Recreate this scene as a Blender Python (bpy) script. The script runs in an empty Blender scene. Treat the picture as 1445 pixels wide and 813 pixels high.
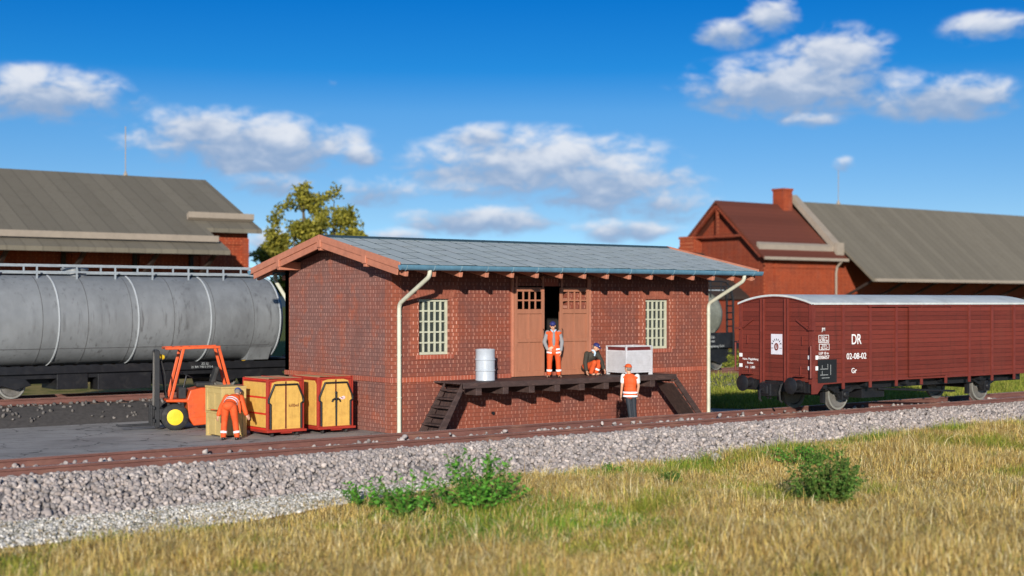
import bpy, bmesh, math, random
import numpy as np
from mathutils import Vector, Matrix, Euler
R = math.radians
rnd = random.Random(7)
scene = bpy.context.scene
COL = scene.collection

# ------------------------------------------------------------------ tuning
EXPOSURE = .35
SKY_TINT = [(.0,(.95,1.,.9)),(1.,(.8,.9,1.)),(.061,(.85,.96,.92)),(.132,(.52,1.0,1.2)),(.161,(.12,.82,1.25)),(.208,(.03,.70,1.29)),(.5,(.75,.9,1.05))]
CLOUD_LO, CLOUD_HI = (1.55, 2.15, 3.2), (4.2, 4.35, 4.65)
CLOUD_LIST = [(350,210,300,84,1.),(290,188,150,60,1.),(505,222,62,32,1.),(370,262,130,34,.8),(530,270,120,40,.75),(760,235,340,95,1.),(680,195,110,40,.8),(850,262,250,84,.95),(930,290,150,50,.7),
 (680,310,200,44,.95),(880,325,140,34,.7),(660,270,110,36,.6),(1030,52,85,38,1.),(1088,30,80,48,1.),(1115,128,270,80,1.),(1180,90,140,80,1.),(1145,175,80,22,.6),(470,120,18,10,.4),(1192,238,30,22,.6),(372,345,60,50,.6),
 (1330,150,180,60,.9),(60,150,220,70,.9),(150,300,180,40,.7),(1400,60,120,40,.7),(560,335,90,24,.6)]

# ------------------------------------------------------------------ materials
def new_mat(name):
    m = bpy.data.materials.new(name); m.use_nodes = True
    nt = m.node_tree
    b = nt.nodes.get('Principled BSDF')
    return m, nt, b
def M_(nt, op, a, b=None, c=None, clamp=False):
    n = nt.nodes.new('ShaderNodeMath'); n.operation = op; n.use_clamp = clamp
    for i, v in enumerate((a, b, c)):
        if v is None: continue
        if isinstance(v, (int, float)): n.inputs[i].default_value = v
        else: nt.links.new(v, n.inputs[i])
    return n.outputs[0]
def mixc(nt, f, a, b, blend='MIX'):
    n = nt.nodes.new('ShaderNodeMix'); n.data_type = 'RGBA'; n.blend_type = blend
    for s, v in ((n.inputs[0], f), (n.inputs[6], a), (n.inputs[7], b)):
        if isinstance(v, (int, float)): s.default_value = v
        elif isinstance(v, tuple): s.default_value = (v[0], v[1], v[2], 1)
        else: nt.links.new(v, s)
    return n.outputs[2]
def noise(nt, vec, scale, detail=4, rough=.55, dist=0):
    n = nt.nodes.new('ShaderNodeTexNoise'); n.inputs['Scale'].default_value = scale
    n.inputs['Detail'].default_value = detail; n.inputs['Roughness'].default_value = rough
    n.inputs['Distortion'].default_value = dist
    if vec is not None: nt.links.new(vec, n.inputs['Vector'])
    return n.outputs['Fac']
def smooth(nt, x, lo, hi):
    n = nt.nodes.new('ShaderNodeMapRange'); n.interpolation_type = 'SMOOTHSTEP'
    nt.links.new(x, n.inputs['Value'])
    n.inputs['From Min'].default_value = lo; n.inputs['From Max'].default_value = hi
    return n.outputs['Result']
def coords(nt, kind='Object'):
    return nt.nodes.new('ShaderNodeTexCoord').outputs[kind]
def scaled(nt, vec, s):
    n = nt.nodes.new('ShaderNodeMapping'); n.inputs['Scale'].default_value = s
    nt.links.new(vec, n.inputs['Vector']); return n.outputs[0]
def bump(nt, b, h, strength=.3, dist=.01):
    n = nt.nodes.new('ShaderNodeBump'); n.inputs['Strength'].default_value = strength
    n.inputs['Distance'].default_value = dist
    nt.links.new(h, n.inputs['Height']); nt.links.new(n.outputs[0], b.inputs['Normal'])

def paint(name, col, rough=.55, var=.25, scale=3., metal=0., dirt=None, dirt_amt=.35, bmp=.0, spec=.4, stretch=(1,1,1), streak=None, streak_amt=.4):
    """worn painted / plain surface: two scales of tone, optional dirt patches, slight roughness change"""
    m, nt, b = new_mat(name)
    v = scaled(nt, coords(nt), stretch)
    n1 = noise(nt, v, scale, 5, .6); n2 = noise(nt, v, scale*7, 3, .6)
    f = M_(nt, 'ADD', M_(nt, 'MULTIPLY', n1, .65), M_(nt, 'MULTIPLY', n2, .35))
    f = smooth(nt, f, .3, .7)
    dark = tuple(c*(1-var) for c in col); lite = tuple(min(1, c*(1+var*.6)) for c in col)
    c = mixc(nt, f, dark, lite)
    if dirt:
        d = smooth(nt, noise(nt, v, scale*.8, 6, .7, .4), .48, .72)
        c = mixc(nt, M_(nt, 'MULTIPLY', d, dirt_amt), c, dirt)
    if streak:
        q = smooth(nt, noise(nt, scaled(nt, coords(nt), (5.,5.,.35)), 1.6, 4, .6), .52, .74)
        q = M_(nt, 'MULTIPLY', q, smooth(nt, noise(nt, v, .9, 3, .6), .35, .65))
        c = mixc(nt, M_(nt, 'MULTIPLY', q, streak_amt), c, streak)
    nt.links.new(c, b.inputs['Base Color'])
    nt.links.new(M_(nt, 'ADD', M_(nt, 'MULTIPLY', n2, .2), rough-.1), b.inputs['Roughness'])
    b.inputs['Metallic'].default_value = metal
    b.inputs['Specular IOR Level'].default_value = spec
    if bmp: bump(nt, b, n2, bmp, .01)
    return m

def brick(name, axis, bw, bh, off=.5, colA=(.34,.080,.045), colB=(.20,.066,.050), colC=(.40,.095,.040), tick=(.66,.34,.25), tickw=.10, mixlo=.40, mixhi=.62, quoin=None, zrows=True, tick_amt=.75, line=.12):
    """moulded brickwork: rows with dark bed joints, pale chipped perpends, weathered tone patches"""
    m, nt, b = new_mat(name)
    v = coords(nt)
    sp = nt.nodes.new('ShaderNodeSeparateXYZ'); nt.links.new(v, sp.inputs[0])
    a = sp.outputs[{'x':0,'y':1,'z':2}[axis]]; z = sp.outputs[2] if axis != 'z' else sp.outputs[0]
    rowf = M_(nt, 'DIVIDE', z, bh); row = M_(nt, 'FLOOR', rowf); fz = M_(nt, 'FRACT', rowf)
    if off:
        odd = M_(nt, 'FRACT', M_(nt, 'MULTIPLY', row, .5)); k2 = M_(nt, 'ADD', 1., M_(nt, 'MULTIPLY', odd, 2.))
        xf = M_(nt, 'ADD', M_(nt, 'MULTIPLY', M_(nt, 'DIVIDE', a, bw), k2), M_(nt, 'ADD', M_(nt, 'MULTIPLY', odd, .5), 20.)); tw = M_(nt, 'MULTIPLY', k2, tickw)
    else: xf = M_(nt, 'DIVIDE', a, bw); tw = tickw
    colm = M_(nt, 'FLOOR', xf); fx = M_(nt, 'FRACT', xf)
    vert = M_(nt, 'LESS_THAN', fx, tw)
    inz = M_(nt, 'MULTIPLY', M_(nt, 'GREATER_THAN', fz, .2), M_(nt, 'LESS_THAN', fz, .95))
    bed = M_(nt, 'LESS_THAN', fz, line)
    wn = nt.nodes.new('ShaderNodeTexWhiteNoise'); wn.noise_dimensions = '2D'
    cb = nt.nodes.new('ShaderNodeCombineXYZ'); nt.links.new(colm, cb.inputs[0]); nt.links.new(row, cb.inputs[1])
    nt.links.new(cb.outputs[0], wn.inputs['Vector'])
    r = wn.outputs['Value']
    big = noise(nt, scaled(nt, v, (.7, .7, 1.1)), .85, 5, .62, .3)
    base = mixc(nt, smooth(nt, big, mixlo, mixhi), colB, colA)
    base = mixc(nt, M_(nt, 'MULTIPLY', smooth(nt, noise(nt, v, 1.7, 3, .6), .52, .68), .4), base, colC)
    if quoin:
        q = None
        for (ax, lo, hi) in quoin:
            c0 = sp.outputs[{'x':0,'y':1,'z':2}[ax]]
            k = M_(nt, 'MULTIPLY', M_(nt, 'GREATER_THAN', c0, lo), M_(nt, 'LESS_THAN', c0, hi))
            q = k if q is None else M_(nt, 'MAXIMUM', q, k)
        base = mixc(nt, M_(nt, 'MULTIPLY', q, .7), base, (.30,.084,.046))
    st = smooth(nt, noise(nt, scaled(nt, v, (1.6,1.6,.5)), 1.1, 5, .66, .5), .50, .70); base = mixc(nt, M_(nt, 'MULTIPLY', st, .32), base, (.125,.062,.052))
    fine = noise(nt, v, 30, 3, .6)
    tone = M_(nt, 'ADD', .72, M_(nt, 'ADD', M_(nt, 'MULTIPLY', r, .14), M_(nt, 'MULTIPLY', fine, .42)))
    tc = nt.nodes.new('ShaderNodeCombineColor')
    for i in range(3): nt.links.new(tone, tc.inputs[i])
    base = mixc(nt, 1., base, tc.outputs[0], 'MULTIPLY')
    base = mixc(nt, M_(nt, 'MULTIPLY', bed, .50), base, (.075, .028, .020))
    tk = M_(nt, 'MULTIPLY', M_(nt, 'MULTIPLY', vert, inz), M_(nt, 'ADD', .45, M_(nt, 'MULTIPLY', r, tick_amt*.75)), clamp=True)
    tk = M_(nt, 'MULTIPLY', tk, smooth(nt, noise(nt, v, 1.3, 3, .6), .25, .55))
    base = mixc(nt, tk, base, tick)
    nt.links.new(base, b.inputs['Base Color'])
    b.inputs['Roughness'].default_value = .78; b.inputs['Specular IOR Level'].default_value = .25
    h = M_(nt, 'SUBTRACT', M_(nt, 'ADD', M_(nt, 'MULTIPLY', fine, .25), 1.), M_(nt, 'MAXIMUM', bed, vert))
    bump(nt, b, h, .55, .012)
    return m

def planks(name, col, axis='z', step=.13, dark=.45, var=.25, rough=.6, along='x', off=0., wear=None):
    """boards with dark joints across one axis and grain along the other"""
    m, nt, b = new_mat(name)
    v = coords(nt); sp = nt.nodes.new('ShaderNodeSeparateXYZ'); nt.links.new(v, sp.inputs[0])
    a = sp.outputs[{'x':0,'y':1,'z':2}[axis]]
    q = M_(nt, 'DIVIDE', M_(nt, 'ADD', a, 50.+off), step); idx = M_(nt, 'FLOOR', q); fr = M_(nt, 'FRACT', q)
    gap = M_(nt, 'LESS_THAN', fr, .10)
    wn = nt.nodes.new('ShaderNodeTexWhiteNoise'); wn.noise_dimensions = '1D'; nt.links.new(idx, wn.inputs['W'])
    st = {'x':(1.2,12,12),'y':(12,1.2,12),'z':(12,12,1.2)}[along]
    g = noise(nt, scaled(nt, v, st), 2.2, 5, .65, .4)
    f = M_(nt, 'ADD', M_(nt, 'MULTIPLY', g, .7), M_(nt, 'MULTIPLY', wn.outputs['Value'], .3))
    c = mixc(nt, smooth(nt, f, .25, .75), tuple(x*(1-var) for x in col), tuple(x*(1+var*.7) for x in col))
    c = mixc(nt, M_(nt, 'MULTIPLY', gap, dark), c, tuple(x*.15 for x in col))
    if wear:
        w_ = smooth(nt, noise(nt, scaled(nt, v, (1.,1.,.5)), 1.1, 6, .68, .4), .50, .72); c = mixc(nt, M_(nt, 'MULTIPLY', w_, .45), c, wear[0])
        w2 = smooth(nt, noise(nt, scaled(nt, v, (5.,5.,.4)), 1.5, 4, .6), .54, .75); c = mixc(nt, M_(nt, 'MULTIPLY', w2, .55), c, wear[1])
    nt.links.new(c, b.inputs['Base Color']); b.inputs['Roughness'].default_value = rough
    b.inputs['Specular IOR Level'].default_value = .3
    bump(nt, b, M_(nt, 'ADD', M_(nt, 'MULTIPLY', g, .3), M_(nt, 'SUBTRACT', 1., gap)), .5, .012)
    return m

def attr_mat(name, rough=.8, scale=20, amt=.35, trans=0., spec=.2):
    """colour held per blade / stone / leaf in the mesh"""
    m, nt, b = new_mat(name)
    at = nt.nodes.new('ShaderNodeAttribute'); at.attribute_name = 'tone'
    n = noise(nt, coords(nt), scale, 3, .6)
    k = M_(nt, 'ADD', 1-amt/2, M_(nt, 'MULTIPLY', n, amt))
    tc = nt.nodes.new('ShaderNodeCombineColor')
    for i in range(3): nt.links.new(k, tc.inputs[i])
    c = mixc(nt, 1., at.outputs['Color'], tc.outputs[0], 'MULTIPLY')
    nt.links.new(c, b.inputs['Base Color']); b.inputs['Roughness'].default_value = rough
    b.inputs['Specular IOR Level'].default_value = spec
    if trans:
        out = nt.nodes['Material Output']; t = nt.nodes.new('ShaderNodeBsdfTranslucent')
        nt.links.new(c, t.inputs['Color']); mx = nt.nodes.new('ShaderNodeMixShader'); mx.inputs[0].default_value = trans
        nt.links.new(b.outputs[0], mx.inputs[1]); nt.links.new(t.outputs[0], mx.inputs[2]); nt.links.new(mx.outputs[0], out.inputs[0])
    return m

MT = {}
MT['brick_x'] = brick('front_brick', 'x', .286, .113, colA=(.235,.064,.037), colB=(.180,.060,.043), colC=(.265,.070,.036), tickw=.085, tick=(.48,.23,.165), quoin=[('x', -1, .34), ('x', 12.26, 14)])
MT['brick_y'] = brick('gable_brick', 'y', .28, .113, colA=(.235,.086,.063), colB=(.200,.095,.078), tick=(.50,.27,.21), quoin=[('y', -1, .34), ('y', 5.88, 8)], tickw=.09)
MT['band_x'] = brick('soldier_band', 'x', .118, .6, off=0, colA=(.36,.085,.045), colB=(.30,.075,.045), tickw=.14, tick_amt=.4, line=.0)
MT['band_y'] = brick('soldier_band_side', 'y', .118, .6, off=0, colA=(.36,.085,.045), colB=(.30,.08,.05), tickw=.14, tick_amt=.4, line=.0)
MT['surround'] = brick('window_brick', 'x', .30, .113, colA=(.31,.086,.046), colB=(.27,.080,.048), colC=(.34,.092,.045))
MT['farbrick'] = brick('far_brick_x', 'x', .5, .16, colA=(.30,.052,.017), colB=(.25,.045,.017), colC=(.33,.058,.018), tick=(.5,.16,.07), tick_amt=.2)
MT['farbrick_y_shaded'] = brick('far_brick_y_shaded', 'y', .5, .16, colA=(.21,.036,.014), colB=(.17,.032,.014), colC=(.23,.04,.015), tick=(.4,.13,.06), tick_amt=.2)  # far brick toned down, the gable's overhang shade is in the colour
MT['salmon'] = paint('salmon_wood', (.47,.178,.105), .6, .16, 4, bmp=.1, dirt=(.25,.10,.06), dirt_amt=.25)
MT['door'] = paint('door_wood', (.355,.142,.080), .6, .13, 2.2, bmp=.15, dirt=(.22,.09,.05), dirt_amt=.3, stretch=(4,4,.6))
MT['slate'] = paint('roof_sheet', (.43,.465,.44), .6, .16, 1.6, dirt=(.47,.48,.46), dirt_amt=.5, bmp=.15)
MT['slate_gap'] = paint('roof_underlay', (.030,.062,.080), .7)
MT['gutter'] = paint('teal_zinc', (.105,.225,.31), .4, .2, 5, spec=.5, dirt=(.15,.27,.33), dirt_amt=.3)
MT['gutter_joint'] = paint('zinc_joint', (.22,.33,.38), .4)
MT['pipe'] = paint('cream_pipe', (.56,.55,.43), .45, .14, 3, dirt=(.33,.31,.22), dirt_amt=.3)
MT['winframe'] = paint('sage_paint', (.47,.47,.35), .5, .15, 6)
MT['soffit'] = paint('soffit_wood', (.20,.085,.05), .75, .3, 4)
MT['dark_wood'] = paint('tarred_wood', (.060,.036,.031), .62, .35, 3, bmp=.25, dirt=(.13,.075,.06), dirt_amt=.6, stretch=(1,3,3))
MT['deck'] = planks('deck_planks', (.085,.055,.05), 'y', .19, .7, .35, .6, 'x')
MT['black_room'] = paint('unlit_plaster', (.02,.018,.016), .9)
MT['sheet_metal'] = paint('galvanised_steel', (.43,.46,.50), .38, .1, 3, metal=.0, dirt=(.35,.36,.38), dirt_amt=.2, spec=.5)
MT['crate_steel'] = paint('pale_steel', (.55,.54,.56), .45, .12, 5, dirt=(.33,.29,.28), dirt_amt=.3)
MT['cargo_red'] = paint('dark_red_cargo', (.13,.02,.02), .6)
MT['steel_rail'] = paint('rusty_rail', (.16,.068,.052), .6, .28, 2.5, dirt=(.27,.14,.09), dirt_amt=.6, bmp=.15, stretch=(.5,2,2))
MT['rail_top'] = paint('worn_rail_head', (.42,.30,.25), .35, .25, 3, metal=.2)
MT['sleeper'] = paint('sleeper_wood', (.09,.06,.045), .8, .35, 3, bmp=.3)
MT['asphalt_plain'] = paint('asphalt', (.31,.285,.26), .85, .25, 1.2, bmp=.35, dirt=(.38,.355,.32), dirt_amt=.5, spec=.2)
def yard_mat():
    m, nt, b = new_mat('yard_surface'); v = coords(nt)
    big = noise(nt, v, .35, 6, .65, .4); mid = noise(nt, v, 2.2, 5, .65); fine = noise(nt, v, 45, 3, .7)
    c = mixc(nt, smooth(nt, big, .35, .65), (.28,.255,.23), (.38,.35,.315))
    c = mixc(nt, M_(nt, 'MULTIPLY', smooth(nt, mid, .55, .70), .5), c, (.16,.145,.132))
    c = mixc(nt, M_(nt, 'MULTIPLY', smooth(nt, noise(nt, scaled(nt, v, (.25,2.2,1)), 1.3, 4, .6), .58, .68), .45), c, (.13,.12,.11))
    vo = nt.nodes.new('ShaderNodeTexVoronoi'); vo.feature = 'DISTANCE_TO_EDGE'; vo.inputs['Scale'].default_value = .55
    wv = nt.nodes.new('ShaderNodeVectorMath'); wv.operation = 'ADD'; nn = nt.nodes.new('ShaderNodeTexNoise'); nn.inputs['Scale'].default_value = 1.5; nt.links.new(v, nn.inputs['Vector'])
    nt.links.new(v, wv.inputs[0]); nt.links.new(nn.outputs['Color'], wv.inputs[1]); nt.links.new(wv.outputs[0], vo.inputs['Vector'])
    c = mixc(nt, M_(nt, 'MULTIPLY', M_(nt, 'LESS_THAN', vo.outputs['Distance'], .012), .7), c, (.06,.055,.05))
    k = M_(nt, 'ADD', .72, M_(nt, 'MULTIPLY', fine, .56)); tc = nt.nodes.new('ShaderNodeCombineColor')
    for i in range(3): nt.links.new(k, tc.inputs[i])
    nt.links.new(mixc(nt, 1., c, tc.outputs[0], 'MULTIPLY'), b.inputs['Base Color']); b.inputs['Roughness'].default_value = .88; b.inputs['Specular IOR Level'].default_value = .2
    bump(nt, b, fine, .4, .015); return m
MT['asphalt'] = yard_mat()
MT['bed'] = paint('ballast_soil', (.20,.18,.172), .9, .35, 8, bmp=.4)
MT['far_bed'] = paint('shaded_ballast_soil', (.075,.066,.060), .9, .35, 8, bmp=.4)  # darker copy of the ballast soil, shade by the tank wagons mixed into its colour
MT['orange'] = paint('orange_paint', (.62,.078,.007), .4, .15, 3, spec=.5, dirt=(.30,.05,.015), dirt_amt=.45, streak=(.16,.04,.02), streak_amt=.45)
MT['black'] = paint('black_steel', (.012,.012,.014), .45, .3, 4, dirt=(.035,.032,.03), dirt_amt=.5)
MT['rubber'] = paint('rubber', (.018,.018,.018), .75, .3, 6, dirt=(.09,.08,.07), dirt_amt=.45)
MT['yellow'] = paint('yellow_paint', (.80,.52,.02), .4, .12, 4)
MT['box_yellow'] = paint('ochre_box', (.52,.375,.14), .55, .14, 2.5, dirt=(.38,.26,.09), dirt_amt=.5)
MT['cart_red'] = paint('cart_red', (.36,.035,.02), .42, .2, 3, dirt=(.25,.03,.02), dirt_amt=.3)
MT['cart_redline'] = paint('bright_red', (.62,.03,.018), .45, .12, 3)
MT['cart_panel'] = paint('cart_panel', (.66,.38,.085), .55, .14, 6, bmp=.05, dirt=(.44,.225,.05), dirt_amt=.5, streak=(.30,.15,.04), streak_amt=.35)
MT['cart_top'] = planks('cart_top_boards', (.58,.36,.17), 'x', .19, .35, .2, .6, 'y')
MT['ink_red'] = paint('dark_red_ink', (.12,.012,.01), .6)
MT['wagon_red'] = planks('wagon_boards', (.155,.028,.018), 'z', .128, .65, .22, .6, 'x', 0., ((.15,.036,.023),(.065,.018,.012)))
MT['wagon_trim'] = paint('wagon_red_steel', (.155,.028,.019), .5, .2, 3, dirt=(.22,.055,.04), dirt_amt=.35)
MT['wagon_roof'] = paint('pale_roof', (.56,.58,.56), .55, .16, 1.5, dirt=(.33,.33,.31), dirt_amt=.55)
MT['white'] = paint('white_lettering', (.80,.80,.78), .6, .08, 8)
MT['board_black'] = paint('chalk_board', (.012,.013,.014), .6)
MT['wheel'] = paint('wheel_steel', (.20,.185,.165), .42, .25, 3, metal=.3, dirt=(.10,.09,.075), dirt_amt=.6)
MT['wheel_rim'] = paint('polished_tyre', (.50,.48,.42), .3, .15, 3, metal=.6)
MT['tank_grey'] = paint('tank_grey', (.20,.208,.212), .42, .2, .5, dirt=(.085,.085,.088), dirt_amt=.5, stretch=(1,1,.5), spec=.5, streak=(.045,.042,.04), streak_amt=.7)
MT['tank_hoop'] = paint('tank_hoop', (.40,.42,.43), .45, .15, 3)
MT['tank_green'] = paint('tank_greygreen', (.20,.205,.165), .55, .3, 1.2, dirt=(.13,.13,.10), dirt_amt=.6)
MT['grey_steel'] = paint('walkway_steel', (.28,.31,.33), .5, .2, 4)
MT['far_roof'] = planks('far_grey_roof', (.165,.142,.105), 'x', .95, .22, .12, .8, 'y', 0., ((.12,.10,.07),(.10,.085,.06)))
MT['far_roof_red'] = planks('far_red_roof', (.125,.034,.019), 'y', .34, .3, .15, .75, 'x', 0., ((.11,.034,.022),(.09,.03,.02)))
MT['far_trim'] = paint('far_trim', (.30,.245,.19), .7, .12, 2)
MT['far_dark'] = paint('far_dark_wood', (.035,.022,.016), .8)
MT['bark'] = paint('bark', (.10,.075,.05), .9, .4, 6, bmp=.5)
MT['yellow_worn'] = paint('worn_yellow', (.48,.27,.02), .5, .2, 9)
MT['weld_line'] = paint('weld_line', (.10,.10,.10), .5, .3, 6)
MT['chalk'] = paint('chalk', (.36,.37,.36), .8)
MT['notice_paper'] = paint('notice_paper', (.66,.63,.68), .7, .06, 8)
MT['emblem_brown'] = paint('emblem_brown', (.16,.03,.02), .6)
MT['leaf'] = attr_mat('leaf', .6, 3, .4, .35)
MT['blade'] = attr_mat('grass_blade', .65, 2, .3, .3)
MT['stone'] = attr_mat('ballast_stone', .85, 16, .7, 0)
MT['skin'] = paint('skin', (.62,.32,.20), .5, .1, 8)
MT['hair'] = paint('grey_hair', (.20,.17,.14), .8)
MT['hiviz'] = paint('hiviz_orange', (.70,.095,.016), .7, .22, 7, bmp=.4, dirt=(.42,.06,.015), dirt_amt=.35)
MT['hiviz_trouser'] = paint('hiviz_trouser_cloth', (.66,.085,.015), .75, .25, 7, bmp=.45, dirt=(.36,.055,.015), dirt_amt=.4)
MT['stripe'] = paint('reflective_tape', (.82,.82,.82), .35, .06, 8)
MT['navy'] = paint('navy_cap', (.022,.026,.13), .6)
MT['blue_cap'] = paint('blue_cap', (.035,.06,.25), .6)
MT['greyshirt'] = paint('grey_sweater', (.25,.25,.255), .8, .15, 9)
MT['lightblue'] = paint('light_blue_shirt', (.48,.62,.74), .7)
MT['olive'] = paint('dark_olive_jacket', (.040,.034,.024), .75, .3, 6)
MT['whiteshirt'] = paint('white_shirt', (.78,.76,.72), .7)
MT['charcoal'] = paint('charcoal_trousers', (.022,.026,.033), .7, .3, 6)
MT['boot'] = paint('black_boot', (.012,.012,.012), .45)
MT['rock'] = paint('pale_rock', (.40,.38,.34), .85, .3, 6, bmp=.4)
def glass_mat():
    m, nt, b = new_mat('dark_window_glass')
    n = noise(nt, coords(nt), 2.5, 3)
    nt.links.new(mixc(nt, n, (.012,.016,.017), (.035,.045,.045)), b.inputs['Base Color'])
    b.inputs['Roughness'].default_value = .12
    return m
MT['glass'] = glass_mat()

# ------------------------------------------------------------------ mesh helpers
class MB:
    def __init__(s): s.v = []; s.f = []; s.m = []
    def add(s, V, F, mi=0):
        o = len(s.v); s.v += [tuple(p) for p in V]; s.f += [tuple(i+o for i in f) for f in F]; s.m += [mi]*len(F); return s
    def box(s, x0, x1, y0, y1, z0, z1, mi=0):
        V = [(x0,y0,z0),(x1,y0,z0),(x1,y1,z0),(x0,y1,z0),(x0,y0,z1),(x1,y0,z1),(x1,y1,z1),(x0,y1,z1)]
        return s.add(V, [(0,3,2,1),(4,5,6,7),(0,1,5,4),(1,2,6,5),(2,3,7,6),(3,0,4,7)], mi)
    def beam(s, p0, p1, w, h, up=(0,0,1), mi=0):
        p0 = Vector(p0); p1 = Vector(p1); d = (p1-p0).normalized(); up = Vector(up)
        sd = d.cross(up)
        if sd.length < 1e-4: sd = d.cross(Vector((1,0,0)))
        sd.normalize(); u = sd.cross(d).normalized()
        V = []
        for p in (p0, p1):
            for a, b in ((-1,-1),(1,-1),(1,1),(-1,1)): V.append(p + sd*a*w/2 + u*b*h/2)
        return s.add(V, [(3,2,1,0),(4,5,6,7),(0,1,5,4),(1,2,6,5),(2,3,7,6),(3,0,4,7)], mi)
    def tube(s, pts, r, n=8, mi=0, closed=False, flat=1.):
        pts = [Vector(p) for p in pts]; k = len(pts)
        rs = r if isinstance(r, (list, tuple)) else [r]*k
        rings = []; prev = None
        for i, p in enumerate(pts):
            if closed: d = pts[(i+1) % k] - pts[i-1]
            else: d = pts[min(i+1, k-1)] - pts[max(i-1, 0)]
            d.normalize()
            ref = prev if prev is not None else (Vector((0,0,1)) if abs(d.z) < .9 else Vector((1,0,0)))
            a = ref - d*ref.dot(d)
            if a.length < 1e-4: a = Vector((1,0,0)) - d*d.x
            a.normalize(); prev = a; b = d.cross(a)
            rings.append([p + (a*math.cos(t)*flat + b*math.sin(t))*rs[i] for t in [2*math.pi*j/n for j in range(n)]])
        V = [q for rg in rings for q in rg]; F = []
        for i in range(k if closed else k-1):
            i2 = (i+1) % k
            for j in range(n): F.append((i*n+j, i*n+(j+1) % n, i2*n+(j+1) % n, i2*n+j))
        if not closed: F.append(tuple(range(n-1, -1, -1))); F.append(tuple((k-1)*n+j for j in range(n)))
        return s.add(V, F, mi)
    def lathe(s, o, ax, prof, n=24, mi=0, cap=True):
        """prof: (distance along axis, radius)"""
        o = Vector(o); ax = Vector(ax).normalized(); a = ax.orthogonal().normalized(); b = ax.cross(a)
        V = []; F = []; k = len(prof)
        for t, r in prof:
            for j in range(n):
                th = 2*math.pi*j/n; V.append(o + ax*t + (a*math.cos(th)+b*math.sin(th))*r)
        for i in range(k-1):
            for j in range(n): F.append((i*n+j, i*n+(j+1) % n, (i+1)*n+(j+1) % n, (i+1)*n+j))
        if cap: F.append(tuple(range(n-1, -1, -1))); F.append(tuple((k-1)*n+j for j in range(n)))
        return s.add(V, F, mi)
    def prism(s, poly, plane, a0, a1, mi=0):
        k = len(poly)
        def mk(p, a):
            return {'xz':(p[0],a,p[1]), 'yz':(a,p[0],p[1]), 'xy':(p[0],p[1],a)}[plane]
        V = [mk(p, a0) for p in poly] + [mk(p, a1) for p in poly]
        F = [tuple(range(k-1, -1, -1)), tuple(range(k, 2*k))]
        for i in range(k): F.append((i, (i+1) % k, (i+1) % k + k, i+k))
        return s.add(V, F, mi)
    def ellip(s, c, rad, rot=None, nu=14, nv=9, mi=0):
        c = Vector(c); V = []; F = []
        Mx = (rot.to_matrix() if isinstance(rot, Euler) else rot) if rot is not None else None
        for i in range(nv+1):
            ph = math.pi*i/nv
            for j in range(nu):
                th = 2*math.pi*j/nu
                p = Vector((math.sin(ph)*math.cos(th)*rad[0], math.sin(ph)*math.sin(th)*rad[1], math.cos(ph)*rad[2]))
                if Mx is not None: p = Mx @ p
                V.append(c+p)
        for i in range(nv):
            for j in range(nu): F.append((i*nu+j, (i+1)*nu+j, (i+1)*nu+(j+1) % nu, i*nu+(j+1) % nu))
        return s.add(V, F, mi)
    def build(s, name, mats, parent=None, smooth=False, bev=0., loc=None, clean=True):
        me = bpy.data.meshes.new(name); me.from_pydata(s.v, [], s.f); me.validate()
        if not isinstance(mats, (list, tuple)): mats = [mats]
        for m in mats: me.materials.append(MT[m] if isinstance(m, str) else m)
        if len(mats) > 1: me.polygons.foreach_set('material_index', s.m[:len(me.polygons)])
        if clean:
            bm = bmesh.new(); bm.from_mesh(me); bmesh.ops.remove_doubles(bm, verts=bm.verts, dist=1e-5)
            bmesh.ops.recalc_face_normals(bm, faces=bm.faces); bm.to_mesh(me); bm.free()
        if smooth:
            me.shade_smooth(); me.set_sharp_from_angle(angle=R(40))
        o = bpy.data.objects.new(name, me); COL.objects.link(o)
        if parent is not None: o.parent = parent
        if loc is not None: o.location = loc
        if bev:
            md = o.modifiers.new('edge', 'BEVEL'); md.width = bev; md.segments = 2; md.limit_method = 'ANGLE'; md.angle_limit = R(35)
        return o
def _each(s, name, mats, parent=None, **kw):
    """one object per connected piece of the mesh"""
    par = list(range(len(s.v)))
    def find(i):
        while par[i] != i: par[i] = par[par[i]]; i = par[i]
        return i
    for f in s.f:
        a = find(f[0])
        for i in f[1:]:
            b = find(i)
            if a != b: par[b] = a
    grp = {}
    for k, f in enumerate(s.f): grp.setdefault(find(f[0]), []).append(k)
    out = []
    for ks in grp.values():
        mb = MB(); mp = {}
        for k in ks:
            g = []
            for i in s.f[k]:
                if i not in mp: mp[i] = len(mb.v); mb.v.append(s.v[i])
                g.append(mp[i])
            mb.f.append(tuple(g)); mb.m.append(s.m[k])
        out.append(mb.build(name, mats, parent, **kw))
    return out
MB.build_each = _each
def tag(o, label=None, cat=None, group=None, kind=None):
    if label: o['label'] = label
    if cat: o['category'] = cat
    if group: o['group'] = group
    if kind: o['kind'] = kind
    return o
def empty(name, loc, rz=0., label=None, cat=None, group=None):
    o = bpy.data.objects.new(name, None); COL.objects.link(o); o.location = loc; o.rotation_euler = (0,0,rz)
    o.empty_display_size = .3
    return tag(o, label, cat, group)
def copy_tree(o, parent=None):
    c = o.copy(); COL.objects.link(c)
    if parent is not None: c.parent = parent
    for ch in list(o.children): copy_tree(ch, c)
    return c
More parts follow.
